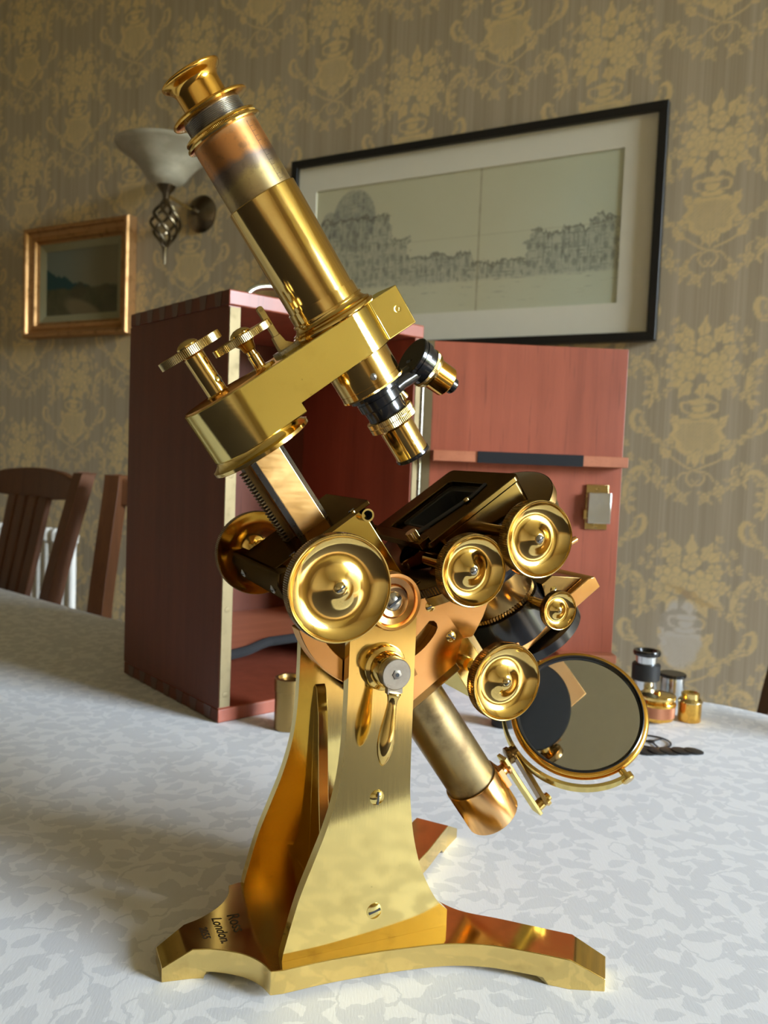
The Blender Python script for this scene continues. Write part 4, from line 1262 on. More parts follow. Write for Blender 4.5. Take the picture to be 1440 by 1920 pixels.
g = G().box((gm + jb) / 2, d_ / 2 * 1.04, q1 * 0.0016, ev * 0.0046)
mo('mirror_link', g, 'bronze_dark', ma, bevel=0.0004)
g = G().lathe(L(0.4765, -0.0525, 0.002), e2, [(0, 0.0036), (0.0080, 0.0036), (0.0082, 0.0048), (0.0105, 0.0048), (0.0110, 0.0030), (0.0128, 0.0028), (0.0132, 0)], 28)
mo('joint_screw', g, 'brass_polished', ma)
g = G().lathe(gm - gvl * 0.002, gvl, [(0, 0.0046), (0.0040, 0.0046), (0.0050, 0.0058), (0.0075, 0.0058), (0.0082, 0.0045)], 28)
mo('gimbal_boss', g, 'bronze_dark', gim)

# ------------------------------------------------------------------ MAHOGANY CASE
CA = V(-0.1652, 0.8378, 0.0)
CROT = math.radians(40.8)
case = empty('microscope_case', CA, CROT, 'tall open mahogany microscope case with brass edge strips standing behind the microscope', 'case')
CW, CDp, CH, CT = 0.272, 0.240, 0.449, 0.014
def cbox(g, x0, x1, y0, y1, z0, z1):
    return g.box(V((x0 + x1) / 2, (y0 + y1) / 2, (z0 + z1) / 2), V((x1 - x0) / 2, 0, 0), V(0, (y1 - y0) / 2, 0), V(0, 0, (z1 - z0) / 2))
co = lambda name, g, m_, parent=case, **kw: obj(name, g, m_, parent, **kw)
gl = cbox(G(), 0, CT, 0, CDp, 0.0155, CH - 0.0165); gl.m[4] = 1  # outer left face takes the darkened copy as painted shade
sdl = co('side_panel', gl, ['mahogany', 'mahogany_shaded'], bevel=0.0005)
sdr = co('side_panel', cbox(G(), CW - CT, CW, 0, CDp, 0.0155, CH - 0.0165), 'mahogany', bevel=0.0005)
co('back_panel', cbox(G(), CT, CW - CT, CDp - 0.010, CDp, 0.0155, CH - 0.0165), 'mahogany_shaded')
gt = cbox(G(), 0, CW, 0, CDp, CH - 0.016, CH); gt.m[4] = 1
tp = co('top_panel', gt, ['mahogany', 'mahogany_shaded'], bevel=0.0015)
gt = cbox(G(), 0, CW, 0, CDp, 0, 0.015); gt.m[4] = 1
bp = co('base_panel', gt, ['mahogany', 'mahogany_shaded'], bevel=0.0015)
# dovetails showing on the left side
for zlo, zhi, par in ((CH - 0.0158, CH - 0.0005, tp), (0.0005, 0.0145, bp)):
    for i in range(7):
        y = 0.022 + i * 0.0325
        g = G().prism([V(-0.0004, y - 0.0055, zlo), V(-0.0004, y + 0.0055, zlo), V(-0.0004, y + 0.0085, zhi), V(-0.0004, y - 0.0085, zhi)], V(0.0006, 0, 0))
        co('dovetail', g, 'dovetail_wood', par)
st_ = co('edge_strip', cbox(G(), 0.0005, CT - 0.001, -0.0016, -0.0001, 0.017, CH - 0.018), 'brass_dull', sdl, bevel=0.0003, label='brass edge strip')
for z in (0.03, 0.12, 0.20, 0.26, 0.33, 0.40):
    g = G().lathe(V(CT / 2, -0.0016, z), V(0, -1, 0), [(-0.0002, 0.0032), (0.0003, 0.0030), (0.0006, 0)], 16)
    co('pin', g, 'brass_dull', sdl)
hg = co('hinge_leaf', cbox(G(), CW - CT + 0.002, CW - 0.004, -0.0016, -0.0001, 0.017, CH - 0.018), 'brass_dull', sdr, label='brass hinge leaf')
g = G().lathe(V(CW - 0.001, -0.0022, 0.017), V(0, 0, 1), [(0, 0.0022), (CH - 0.035, 0.0022)], 14)
co('hinge_barrel', g, 'steel', sdr)
# felt pads and inner blocks
fp = cat([V(0.0150, 0.026, 0.065), V(0.0240, 0.0290, 0.065), V(0.056, 0.0385, 0.065), V(0.096, 0.062, 0.065), V(0.125, 0.0650, 0.065), V(0.255, 0.066, 0.065)], 5)
g = G().prism([p - V(0, 0, 0.006) for p in fp] + [V(0.257, 0.229, 0.059), V(0.0145, 0.229, 0.059)], V(0, 0, 0.008))
co('inner_shelf', g, 'mahogany_light')
g = G().tube([p - V(0, 0.001, 0.002) for p in fp], 0.0055, 10)
co('felt_rest', g, 'felt_black', label='black felt covered rest')
g = cbox(G(), 0.050, 0.150, CDp - 0.0135, CDp - 0.0102, 0.285, 0.300)
co('felt_strip', g, 'felt_black', label='black felt strip on the back')
# bail handle on top
g = G().tube(cat([V(0.089, 0.12, CH - 0.001), V(0.091, 0.12, CH + 0.022), V(0.108, 0.12, CH + 0.035), V(0.138, 0.12, CH + 0.040), V(0.164, 0.12, CH + 0.041), V(0.190, 0.12, CH + 0.040), V(0.220, 0.12, CH + 0.035), V(0.237, 0.12, CH + 0.022), V(0.239, 0.12, CH - 0.001)], 4), 0.0042, 12)
co('carrying_handle', g, 'bright_metal', label='pale metal carrying handle')
# door, hinged at the right, swung wide open
DA = math.radians(2.5) - CROT
dx, dy = V(math.cos(DA), math.sin(DA), 0), V(-math.sin(DA), math.cos(DA), 0)   # dy points away from the viewer
DH = V(CW + 0.001, -0.004, 0)
def dbox(g, a0, a1, b0, b1, z0, z1):
    return g.box(DH + dx * (a0 + a1) / 2 + dy * (b0 + b1) / 2 + V(0, 0, (z0 + z1) / 2), dx * (a1 - a0) / 2, dy * (b1 - b0) / 2, V(0, 0, (z1 - z0) / 2))
door = co('door', dbox(G(), 0.010, 0.252, 0.0, 0.014, 0.016, 0.431), 'mahogany', bevel=0.0006)
co('hinge_leaf', dbox(G(), 0.000, 0.0102, -0.0004, 0.010, 0.016, 0.431), 'brass_dull', door, label='brass hinge leaf')
co('ledge', dbox(G(), 0.012, 0.252, -0.022, -0.0002, 0.284, 0.297), 'mahogany_light', door, bevel=0.0006)
co('felt_strip', dbox(G(), 0.066, 0.196, -0.0235, -0.0222, 0.2835, 0.2975), 'felt_black', door, label='black felt strip on the ledge')
co('ledge', dbox(G(), 0.180, 0.252, -0.020, -0.0002, 0.040, 0.050), 'mahogany_light', door, bevel=0.0006)
lk = co('lock_plate', dbox(G(), 0.2075, 0.2355, -0.0035, -0.0002, 0.206, 0.262), 'brass_pale', door, bevel=0.0004)
co('lock_box', dbox(G(), 0.2085, 0.2370, -0.0120, -0.0036, 0.214, 0.252), 'silver', door, bevel=0.0006, label='grey metal lock box')
co('lock_bolt', dbox(G(), 0.2040, 0.2080, -0.0090, -0.0040, 0.219, 0.230), 'brass_pale', door)
for z in (0.2570, 0.2100):
    q = DH + dx * 0.221 - dy * 0.0035 + V(0, 0, z)
    g = G().lathe(q, -dy, [(-0.0002, 0.0028), (0.0005, 0.0026), (0.0009, 0)], 16)
    co('screw', g, 'brass_pale', door)

# ------------------------------------------------------------------ small accessories on the cloth
def turned(name, x, y, parts, label, cat_, group=None):
    """parts: list of (part name, profile, material, knurl); all coaxial, z up"""
    e = empty(name, (x, y, 0.0004), 0, label, cat_, group)
    for pn_, prof_, mat_, kn in parts:
        g = G().lathe(V(0, 0, 0), V(0, 0, 1), prof_, 48, knurl=kn)
        obj(pn_, g, mat_, e)
    return e
turned('eyepiece', 0.3135, 0.9420, [('barrel', [(0, 0.0125), (0.001, 0.0130), (0.038, 0.0130)], 'silver', None), ('collar', [(0.038, 0.0150), (0.039, 0.0160), (0.056, 0.0160), (0.057, 0.0152)], 'black_matt', None),
        ('neck', [(0.057, 0.0120), (0.066, 0.0125), (0.067, 0.0145)], 'silver', None), ('eye_cup', [(0.067, 0.0150), (0.070, 0.0158), (0.0725, 0.0150), (0.0725, 0.0115), (0.069, 0.010), (0.069, 0)], 'black_lacquer', None)],
       'tall silver eyepiece with broad black collar, tallest of the accessories right of the mirror', 'eyepiece')
turned('lens_cap', 0.3560, 0.9720, [('barrel', [(0, 0.0140), (0.001, 0.0144), (0.035, 0.0144)], 'silver', None), ('lid', [(0.035, 0.0152), (0.036, 0.0158), (0.0385, 0.0158), (0.0392, 0.0150), (0.0392, 0.0)], 'black_lacquer', None)],
       'short bright silver cylinder with a black lid standing behind the amber objective', 'lens cap')
turned('condenser_drum', 0.3160, 0.9060, [('foot', [(0, 0.0090), (0.003, 0.0095), (0.0035, 0.0185), (0.0070, 0.0195)], 'brass_gold', None), ('band', [(0.0070, 0.0197), (0.0195, 0.0197)], 'copper_red', (90, 0.0003)),
        ('shoulder', [(0.0195, 0.0205), (0.0210, 0.0208), (0.0235, 0.0200), (0.0240, 0.0180), (0.0270, 0.0175)], 'brass_gold', None), ('top_disc', [(0.0270, 0.0200), (0.0285, 0.0205), (0.0305, 0.0200), (0.0315, 0.0120), (0.0315, 0.0)], 'brass_base', None),
        ('stud', [(0.0315, 0.0035), (0.0335, 0.0035), (0.0340, 0.0)], 'brass_gold', None)],
       'squat brass condenser drum with copper coloured band in front of the tall eyepiece', 'condenser')
turned('spare_objective', 0.3560, 0.9130, [('barrel', [(0, 0.0122), (0.001, 0.0128), (0.0215, 0.0128)], 'brass_gold', None), ('shoulder', [(0.0215, 0.0134), (0.0225, 0.0136), (0.0238, 0.0130), (0.0262, 0.0108)], 'brass_pale', None),
        ('thread', [(0.0262, 0.0100), (0.0320, 0.0098), (0.0325, 0.0085), (0.0310, 0.0070), (0.0310, 0)], 'brass_base', None)],
       'small amber brass objective standing rightmost among the accessories', 'objective')
turned('brass_canister', -0.0900, 0.8330, [('body', [(0, 0.0150), (0.0005, 0.0155), (0.040, 0.0155)], 'brass_brown', None), ('cap', [(0.040, 0.0160), (0.0405, 0.0164), (0.053, 0.0164), (0.0535, 0.0156), (0.0535, 0.0125), (0.050, 0.012), (0.050, 0)], 'brass_brown', None)],
       'plain brass canister half hidden behind the left upright, beside the case base', 'canister')
turned('black_cap', 0.1400, 0.8700, [('body', [(0, 0.0140), (0.0005, 0.0146), (0.013, 0.0146)], 'black_matt', None), ('rim', [(0.013, 0.0150), (0.0160, 0.0150), (0.0165, 0.0140), (0.0165, 0)], 'black_lacquer', None)],
       'low black cap lying on the cloth behind the round substage knob', 'cap')
turned('dark_eyepiece_top', 0.3080, 1.0060, [('body', [(0, 0.0105), (0.0005, 0.0110), (0.018, 0.0110)], 'steel', None), ('lid', [(0.018, 0.0125), (0.0185, 0.0130), (0.0215, 0.0130), (0.0220, 0.0120), (0.0220, 0)], 'black_lacquer', None)],
       'small dark capped fitting just peeping over the mirror edge', 'lens cap')
# spoked stop ring lying flat
e = empty('spoked_stop', (0.2870, 0.8325, 0.0006), 0, 'thin black spoked ring lying flat on the cloth right of the mirror', 'stop')
circ = lambda r, n_=48: [V(r * math.cos(2 * pi * i / n_), r * math.sin(2 * pi * i / n_), 0) for i in range(n_)]
obj('rim', G().ring(circ(0.0200), circ(0.0184), V(0, 0, 0.0012)), 'black_matt', e)
for i in range(3):
    a = 2 * pi * i / 3 + 0.6
    d = V(math.cos(a), math.sin(a), 0); q = V(-d[1], d[0], 0)
    obj('spoke', G().box(d * 0.0110 + V(0, 0, 0.0006), d * 0.0078, q * 0.0007, V(0, 0, 0.0005)), 'black_matt', e)
obj('hub', G().lathe(V(0, 0, 0), V(0, 0, 1), [(0, 0.0034), (0.0014, 0.0034)], 24), 'black_matt', e)
# overlapping chain of patch-stop discs
nm5 = ('leftmost', 'second from left', 'middle', 'fourth from left', 'rightmost')
for i in range(5):
    x = 0.272 + i * 0.0125; y = 0.8015 + i * 0.0016
    R5 = 0.0105 - (0.001 if i == 4 else 0)
    g = G().lathe(V(0, 0, 0), nrm(V(0.07, 0.0, 1)), [(0, R5), (0.0007, R5), (0.0009, R5 - 0.0006)], 36)
    d5 = obj('patch_stop', g, 'black_matt', loc=(x, y, 0.0010 + 0.0002 * (i % 2)))
    setprops(d5, 'flat black disc, %s in the row of overlapping discs on the cloth' % nm5[i], 'stop', 'overlapping black stop discs')

# ------------------------------------------------------------------ things on the papered wall
def frame_bars(g, w_, h_, bw, y0, y1, lip=0.0):
    """mitred frame: four bars in local x/z, front towards -y"""
    o_ = [(-w_ / 2, -h_ / 2), (w_ / 2, -h_ / 2), (w_ / 2, h_ / 2), (-w_ / 2, h_ / 2)]
    i_ = [(-w_ / 2 + bw, -h_ / 2 + bw), (w_ / 2 - bw, -h_ / 2 + bw), (w_ / 2 - bw, h_ / 2 - bw), (-w_ / 2 + bw, h_ / 2 - bw)]
    for k_ in range(4):
        l = (k_ + 1) % 4
        pts_ = [o_[k_], o_[l], i_[l], i_[k_]]
        g.prism([V(x, y0, z) for x, z in pts_], V(0, y1 - y0, 0))

def drawing_mat():
    """faded sepia townscape: paper, fold line, soft grey washes"""
    k = NT('faded_drawing')
    o = k.obj(); X, Y, Z = k.sep(o)
    n_lo = k.noise(o, 6, 3); n_hi = k.noise(k.map(o, scale=(110, 1, 55)), 1.0, 5, 0.7); n_md = k.noise(o, 38, 4, 0.6)
    paper = k.mix(n_lo, (0.58, 0.55, 0.35), (0.65, 0.63, 0.45))
    paper = k.mix(k.math('MULTIPLY', k.smooth(X, 0.05, 0.36), 0.5), paper, (0.58, 0.66, 0.52))
    jx = k.math('ADD', X, k.math('MULTIPLY', k.math('SUBTRACT', n_md, 0.5), 0.07))
    # skyline height as a function of x (a generic waterfront town: domed hall left, low roofs, terrace right)
    def blk(x0, x1, h):
        a = k.math('MULTIPLY', k.smooth(jx, x0 - 0.004, x0 + 0.004), k.smooth(jx, x1 + 0.004, x1 - 0.004))
        return k.math('MULTIPLY', a, h)
    sk = None
    for b in ((-0.37, -0.17, 0.16), (-0.17, -0.12, 0.10), (-0.12, 0.04, 0.055), (0.04, 0.17, 0.03), (0.17, 0.37, 0.085), (0.31, 0.37, 0.105)):
        v_ = blk(*b); sk = v_ if sk is None else k.math('MAXIMUM', sk, v_)
    zb = k.math('ADD', Z, 0.080)
    zj = k.math('ADD', k.math('ADD', zb, k.math('MULTIPLY', k.math('SUBTRACT', n_hi, 0.5), 0.045)), k.math('MULTIPLY', k.math('SUBTRACT', n_md, 0.5), 0.05))
    inside = k.math('MULTIPLY', k.smooth(k.math('SUBTRACT', sk, zj), -0.004, 0.008), k.smooth(zb, -0.012, 0.0))
    dome = k.smooth(k.vm('LENGTH', k.map(o, (-0.275, 0, 0.080), (0, 0, 0), (0.060, 10, 0.072), 'TEXTURE')), 1.05, 0.95)
    dome2 = k.smooth(k.vm('LENGTH', k.map(o, (-0.345, 0, 0.06), (0, 0, 0), (0.026, 10, 0.045), 'TEXTURE')), 1.05, 0.95)
    m_ = k.math('MAXIMUM', k.math('MULTIPLY', inside, 0.46), k.math('MULTIPLY', k.math('MAXIMUM', dome, dome2), 0.75))
    m_ = k.math('MULTIPLY', m_, k.math('MULTIPLY_ADD', n_md, 1.5, -0.1, clamp=True))
    lines = k.math('MULTIPLY', k.smooth(n_hi, 0.52, 0.66), k.math('MAXIMUM', inside, dome))
    vst = k.smooth(k.noise(k.map(o, scale=(210, 1, 14)), 1.0, 3, 0.6), 0.52, 0.66)
    hst = k.smooth(k.noise(k.map(o, scale=(20, 1, 240)), 1.0, 3, 0.6), 0.54, 0.66)
    strokes = k.math('MULTIPLY', k.math('MAXIMUM', vst, hst), k.math('MAXIMUM', inside, k.math('MULTIPLY', dome, 0.6)))
    vo = k.n('ShaderNodeTexVoronoi', voronoi_dimensions='2D'); k.set(vo.inputs['Vector'], k.comb(X, k.math('MULTIPLY', Z, 0.6))); vo.inputs['Scale'].default_value = 48; vo.inputs['Randomness'].default_value = 0.5
    wins = k.math('MULTIPLY', k.smooth(vo.outputs['Distance'], 0.30, 0.18), inside)
    c = k.mix(m_, paper, (0.19, 0.20, 0.185))
    c = k.mix(k.math('MULTIPLY', k.math('MAXIMUM', strokes, k.math('MULTIPLY', wins, 0.8)), 0.5), c, (0.09, 0.09, 0.08))
    edge = k.math('MULTIPLY', k.smooth(k.math('ABSOLUTE', k.math('SUBTRACT', sk, zj)), 0.006, 0.001), 0.7)
    c = k.mix(edge, c, (0.10, 0.09, 0.07))
    c = k.mix(k.math('MULTIPLY', lines, 0.55), c, (0.09, 0.085, 0.07))
    wat = k.math('MULTIPLY', k.smooth(zb, -0.10, -0.005), k.smooth(zb, 0.012, -0.012))
    ripples = k.smooth(k.noise(k.map(o, scale=(22, 1, 150)), 1.0, 4, 0.65), 0.57, 0.70)
    c = k.mix(k.math('MULTIPLY', k.math('MULTIPLY', wat, ripples), 0.55), c, (0.14, 0.13, 0.10))
    fold = k.smooth(k.math('ABSOLUTE', k.math('ADD', X, -0.055 + 0.0)), 0.004, 0.001)
    fold2 = k.math('MULTIPLY', k.smooth(k.math('ABSOLUTE', k.math('ADD', Z, -0.012)), 0.002, 0.0008), 0.35)
    c = k.mix(k.math('MULTIPLY', k.math('MAXIMUM', fold, fold2), k.math('MULTIPLY_ADD', n_md, 0.7, 0.1)), c, (0.25, 0.19, 0.09))
    k.pset(color=c, rough=0.45, coat=0.0)
    MAT['faded_drawing'] = k.m
drawing_mat()

bw_, bh_ = 0.912, 0.478
bf = empty('framed_drawing', wp(-0.461, 0.012, 0.788), WALL_ROT, 'large black framed faded townscape drawing in a wide pale mount on wall', 'picture')
g = G(); frame_bars(g, bw_, bh_, 0.018, -0.012, 0.010); obj('frame', g, 'frame_black', bf, bevel=0.001)
g = G(); x0, x1, z0, z1 = -0.385, 0.372, -0.157, 0.160
hw, hh = bw_ / 2 - 0.016, bh_ / 2 - 0.016
g.ring([V(-hw, 0.000, -hh), V(hw, 0.000, -hh), V(hw, 0.000, hh), V(-hw, 0.000, hh)], [V(x0, 0, z0), V(x1, 0, z0), V(x1, 0, z1), V(x0, 0, z1)], V(0, 0.0025, 0))
obj('mount', g, 'mount_card', bf)
g = G().box(V((x0 + x1) / 2, 0.0045, (z0 + z1) / 2), V((x1 - x0) / 2 + 0.01, 0, 0), V(0, 0.0015, 0), V(0, 0, (z1 - z0) / 2 + 0.01))
obj('drawing', g, 'faded_drawing', bf)

def painting_mat():
    k = NT('oil_landscape')
    o = k.obj(); X, Y, Z = k.sep(o)
    nz = k.math('SUBTRACT', k.noise(o, 22, 4, 0.6), 0.5)
    z2 = k.math('ADD', Z, k.math('MULTIPLY', nz, 0.035))
    x2 = k.math('ADD', X, k.math('MULTIPLY', nz, 0.05))
    c = k.mix(k.smooth(X, -0.12, 0.1), (0.17, 0.19, 0.16), (0.20, 0.17, 0.10))
    hill = k.math('SUBTRACT', 0.034, k.math('MULTIPLY', k.math('ADD', x2, 0.12), 0.34))
    c = k.mix(k.smooth(k.math('SUBTRACT', hill, z2), -0.002, 0.004), c, (0.012, 0.055, 0.060))
    field = k.math('MULTIPLY', k.smooth(z2, -0.012, -0.022), 1.0)
    c = k.mix(field, c, k.mix(k.noise(o, 34, 3), (0.03, 0.04, 0.018), (0.12, 0.10, 0.05)))
    tree = k.smooth(k.vm('LENGTH', k.map(k.vm('ADD', o, k.vm('SCALE', k.noise(o, 40, 3, 0.6, True), scale=0.03)), (0.005, 0, -0.012), (0, 0, 0), (0.035, 10, 0.024), 'TEXTURE')), 1.1, 0.8)
    c = k.mix(k.math('MULTIPLY', tree, 0.7), c, (0.07, 0.055, 0.025))
    path = k.smooth(k.vm('LENGTH', k.map(o, (0.01, 0, -0.088), (0, 0.35, 0), (0.09, 10, 0.030), 'TEXTURE')), 1.15, 0.7)
    c = k.mix(k.math('MULTIPLY', path, 0.8), c, (0.20, 0.15, 0.08))
    k.pset(color=c, rough=0.4, spec=0.4)
    MAT['oil_landscape'] = k.m
painting_mat()
sf = empty('gilt_framed_painting', wp(-1.683, 0.020, 0.785), WALL_ROT, 'small oil landscape with blue hill in a deep gilt frame at left', 'picture')
fw_, fh_ = 0.440, 0.332
g = G()
steps = [(0.0, 0.016, 0.012), (0.0, 0.010, 0.022)]
def mould(g, w_, h_, prof_):
    """prof_: (inset, y) polyline swept round the rectangle with mitred corners"""
    sgn_ = ((-1, -1), (1, -1), (1, 1), (-1, 1))
    vs_, fs_ = [], []
    for ins, y in prof_:
        for a_, b_ in sgn_: vs_.append((a_ * (w_ / 2 - ins), y, b_ * (h_ / 2 - ins)))
    m_ = len(prof_)
    for i in range(m_ - 1):
        for k_ in range(4):
            l = (k_ + 1) % 4
            fs_.append((i * 4 + k_, i * 4 + l, (i + 1) * 4 + l, (i + 1) * 4 + k_))
    g.add(vs_, fs_)
mould(g, fw_, fh_, [(0, 0.018), (0, -0.012), (0.003, -0.018), (0.008, -0.020), (0.013, -0.017), (0.016, -0.010), (0.022, -0.006), (0.030, -0.002), (0.034, -0.004), (0.038, -0.004), (0.041, 0.002), (0.048, 0.008), (0.048, 0.016)])
obj('frame', g, 'gilt', sf, angle=20)
g = G()
for sx_, L_, hz in ((1, fh_, 0), (-1, fh_, 0)):
    for i in range(26):
        g.lathe(V(sx_ * (fw_ / 2 - 0.0305), -0.003, -L_ / 2 + 0.03 + i * (L_ - 0.06) / 25), V(0, -1, 0), [(0, 0.0042), (0.002, 0.0036), (0.0034, 0.0018), (0.0038, 0)], 8)
for sz_ in (1, -1):
    for i in range(34):
        g.lathe(V(-fw_ / 2 + 0.03 + i * (fw_ - 0.06) / 33, -0.003, sz_ * (fh_ / 2 - 0.0305)), V(0, -1, 0), [(0, 0.0042), (0.002, 0.0036), (0.0034, 0.0018), (0.0038, 0)], 8)
bd = obj('beading', g, 'gilt', sf); bd['kind'] = 'stuff'
g = G(); mould(g, fw_ - 0.094, fh_ - 0.094, [(0, 0.008), (0.002, 0.007), (0.022, 0.014), (0.022, 0.017)]); obj('slip', g, 'slip_cream', sf, angle=20, label='cream painted slip')
g = G().box(V(0, 0.0165, 0), V(fw_ / 2 - 0.05, 0, 0), V(0, 0.0015, 0), V(0, 0, fh_ / 2 - 0.05)); obj('canvas', g, 'oil_landscape', sf)

# wall sconce
k = NT('opal_glass')
nz = k.noise(k.map(k.obj(), scale=(1, 1, 2.2)), 14, 4, 0.6)
k.pset(color=k.mix(k.smooth(nz, 0.4, 0.7), (0.38, 0.34, 0.25), (0.50, 0.46, 0.35)), rough=0.32, sub=0.0, trans=0.0); MAT['opal_glass'] = k.m
sc_ = empty('wall_light', wp(-1.225, 0.0, 0.935), WALL_ROT, 'bronze wall light with twisted cage and upturned marbled glass shade', 'wall light')
g = G().lathe(V(0, -0.0005, 0), V(0, -1, 0), [(0, 0.050), (0.004, 0.050), (0.008, 0.046), (0.014, 0.036), (0.020, 0.020), (0.024, 0.010), (0.034, 0.008), (0.036, 0.012), (0.042, 0.012), (0.046, 0.006), (0.047, 0)], 48)
obj('back_plate', g, 'iron_bronze', sc_)
AX = V(0, -0.14, 0)
g = G().tube(cat([V(0, -0.035, 0.0), V(0.0, -0.08, 0.004), AX + V(0, 0.004, 0.010)], 5), 0.0042, 10); obj('bracket', g, 'brass_pale', sc_)
g = G().lathe(AX, V(0, 0, 1), [(-0.004, 0.004), (0.002, 0.008), (0.012, 0.010), (0.022, 0.018), (0.034, 0.026), (0.036, 0.024)], 36); obj('cup', g, 'iron_bronze', sc_)
out_ = [(q[0], q[1]) for q in cat([V(0.030, 0.020, 0), V(0.040, 0.040, 0), V(0.052, 0.052, 0), V(0.072, 0.066, 0), V(0.095, 0.088, 0), V(0.110, 0.108, 0), V(0.120, 0.124, 0), V(0.127, 0.130, 0)], 4)]
inn = [(h + 0.002, r - 0.005) for h, r in out_[::-1]]
g = G().lathe(AX, V(0, 0, 1), out_ + inn, 64, cap=(True, True)); obj('glass_shade', g, 'opal_glass', sc_, label='upturned marbled opal glass shade')
for j in range(6):
    pts_ = []
    for i in range(25):
        tt = i / 24
        r = 0.005 + 0.032 * math.sin(pi * tt) ** 1.2
        a = j * pi / 3 + tt * 3.6
        pts_.append(AX + V(r * math.cos(a), r * math.sin(a), -0.002 - 0.120 * tt))
    obj('cage_wire', G().tube(pts_, 0.0040, 8), 'iron_bronze', sc_)
g = G().lathe(AX, V(0, 0, 1), [(-0.168, 0), (-0.166, 0.003), (-0.140, 0.004), (-0.132, 0.006), (-0.122, 0.008), (-0.116, 0.005)], 20); obj('finial', g, 'iron_bronze', sc_)

# column radiator
rad = empty('radiator', wp(-1.575, 0.10, ZF - 0.0105), WALL_ROT, 'cream white column radiator against the papered wall behind the chair', 'radiator')
for i in range(20):
    x = -0.018 - i * 0.0345
    g = G()
    g.tube([V(x, 0, 0.10), V(x, 0, 0.80)], 0.0108, 14)
    for zz in (0.115, 0.785):
        g.lathe(V(x, 0, zz), V(0, 0, 1), [(-0.022, 0.010), (-0.014, 0.0165), (0.012, 0.0165), (0.022, 0.010), (0.024, 0)], 20)
    obj('column', g, 'white_enamel', rad)
g = G()
for x in (-0.018, -0.018 - 19 * 0.0345):
    cbox(g, x - 0.012, x + 0.012, -0.020, 0.020, 0.0, 0.112)
obj('foot', g, 'white_enamel', rad)
g = G().tube([V(-0.005, 0, 0.79), V(-0.69, 0, 0.79)], 0.013, 12).tube([V(-0.005, 0, 0.12), V(-0.69, 0, 0.12)], 0.013, 12)
obj('header_pipe', g, 'white_enamel', rad)

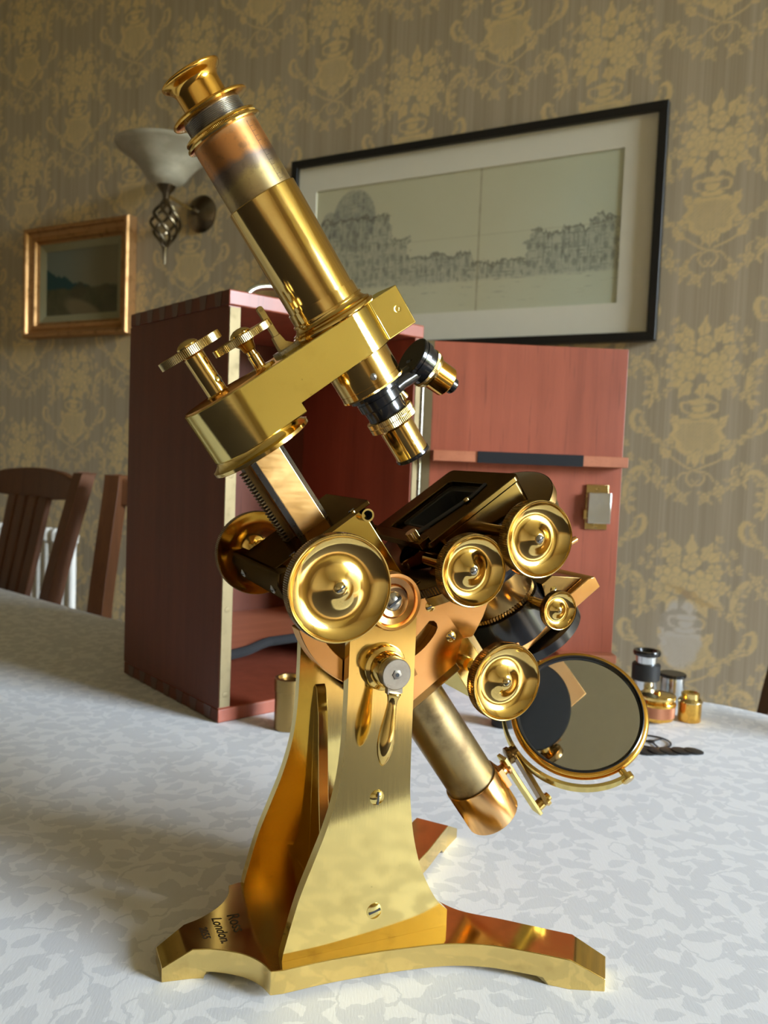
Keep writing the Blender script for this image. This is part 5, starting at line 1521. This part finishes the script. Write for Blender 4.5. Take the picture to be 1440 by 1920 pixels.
# ------------------------------------------------------------------ chairs
def make_chair(loc, rot, label):
    """local: x along the back, seat towards -y, z up from the floor; origin under the back, centre"""
    e = empty('dining_chair', loc, rot, label, 'chair', 'dining chairs around the table')
    W_ = 0.225
    for sx_ in (-1, 1):
        pts_ = cat([V(sx_ * (W_ - 0.035), -0.05, 0.0), V(sx_ * (W_ - 0.03), -0.085, 0.25), V(sx_ * (W_ - 0.025), -0.095, 0.45), V(sx_ * (W_ - 0.012), -0.062, 0.70), V(sx_ * W_, 0.0, 0.955), V(sx_ * (W_ + 0.004), 0.008, 0.984)], 6)
        g = G(); vs_, fs_ = [], []
        for p in pts_:
            for a_, b_ in ((-1, -1), (1, -1), (1, 1), (-1, 1)): vs_.append(p + V(a_ * 0.017, b_ * 0.016, 0))
        for i in range(len(pts_) - 1):
            for k_ in range(4):
                l = (k_ + 1) % 4
                fs_.append((i * 4 + k_, i * 4 + l, (i + 1) * 4 + l, (i + 1) * 4 + k_))
        n4 = (len(pts_) - 1) * 4
        fs_ += [(3, 2, 1, 0), (n4, n4 + 1, n4 + 2, n4 + 3)]
        g.add(vs_, fs_)
        obj('back_post', g, 'walnut', e, bevel=0.004)
    # crest rail: serpentine top edge, slightly bowed
    N_ = 24; g = G(); vs_, fs_ = [], []
    for i in range(N_ + 1):
        x = -W_ + (2 * W_) * i / N_
        a = abs(x) / W_
        zt = 0.981 + 0.006 * math.cos(min(a, 1.0) * pi) - 0.008 * math.exp(-((a - 0.80) / 0.12) ** 2) + 0.008 * max(0.0, min(1.0, (a - 0.86) / 0.1))
        zb = 0.922 - 0.004 * math.cos(a * pi)
        y = 0.022 * (1 - a * a)
        for yy, z in ((y - 0.012, zb), (y - 0.014 + 0.010, zt), (y + 0.014, zt), (y + 0.010, zb)): vs_.append((x, yy, z))
    for i in range(N_):
        for k_ in range(4):
            l = (k_ + 1) % 4
            fs_.append((i * 4 + k_, i * 4 + l, (i + 1) * 4 + l, (i + 1) * 4 + k_))
    fs_ += [(0, 1, 2, 3), (N_ * 4 + 3, N_ * 4 + 2, N_ * 4 + 1, N_ * 4)]
    g.add(vs_, [f[::-1] for f in fs_])
    obj('crest_rail', g, 'walnut', e, bevel=0.003)
    for x0_, x1_ in ((-0.070, -0.062), (-0.024, -0.018), (0.024, 0.018), (0.070, 0.062)):      # pierced splat bars
        a_, b_ = V(x0_, 0.008, 0.925), V(x1_, -0.088, 0.47)
        g = G(); g.prism([a_ + V(-0.017, -0.007, 0), a_ + V(0.017, -0.007, 0), b_ + V(0.015, -0.007, 0), b_ + V(-0.015, -0.007, 0)], V(0, 0.014, 0))
        obj('splat_bar', g, 'walnut', e, bevel=0.002)
    g = G(); g.prism([V(-0.20, -0.085, 0.43), V(0.20, -0.085, 0.43), V(0.235, -0.49, 0.43), V(-0.235, -0.49, 0.43)], V(0, 0, 0.05)); obj('seat', g, 'walnut', e, bevel=0.012, seg=3)
    for sx_ in (-1, 1):
        g = G().lathe(V(sx_ * 0.205, -0.455, 0), V(0, 0, 1), [(0, 0.015), (0.30, 0.020), (0.43, 0.023)], 12); obj('front_leg', g, 'walnut', e)
    g = G(); cbox(g, -0.20, 0.20, -0.10, -0.085, 0.50, 0.54); obj('lower_rail', g, 'walnut', e, bevel=0.002)
    return e
ca = math.atan2(-0.64, 0.77)
X1 = V(math.cos(ca), math.sin(ca), 0)
ctr = V(-0.615, 1.650, ZF) - X1 * 0.225
ch1 = make_chair(tuple(ctr), ca, 'dark wooden chair with serpentine crest rail in front of the radiator')
ca2 = ca + math.radians(22)
X2 = V(math.cos(ca2), math.sin(ca2), 0)
ctr2 = V(-0.520, 1.575, ZF) + X2 * 0.225
dup_tree(ch1, tuple(ctr2), ca2, 'dark wooden chair mostly hidden behind the mahogany case')
ca3 = ca - math.radians(52)
X3 = V(math.cos(ca3), math.sin(ca3), 0)
ctr3 = V(0.671, 1.235, ZF) + X3 * 0.225
dup_tree(ch1, tuple(ctr3), ca3, 'dark wooden chair at the right edge, only its back post showing')
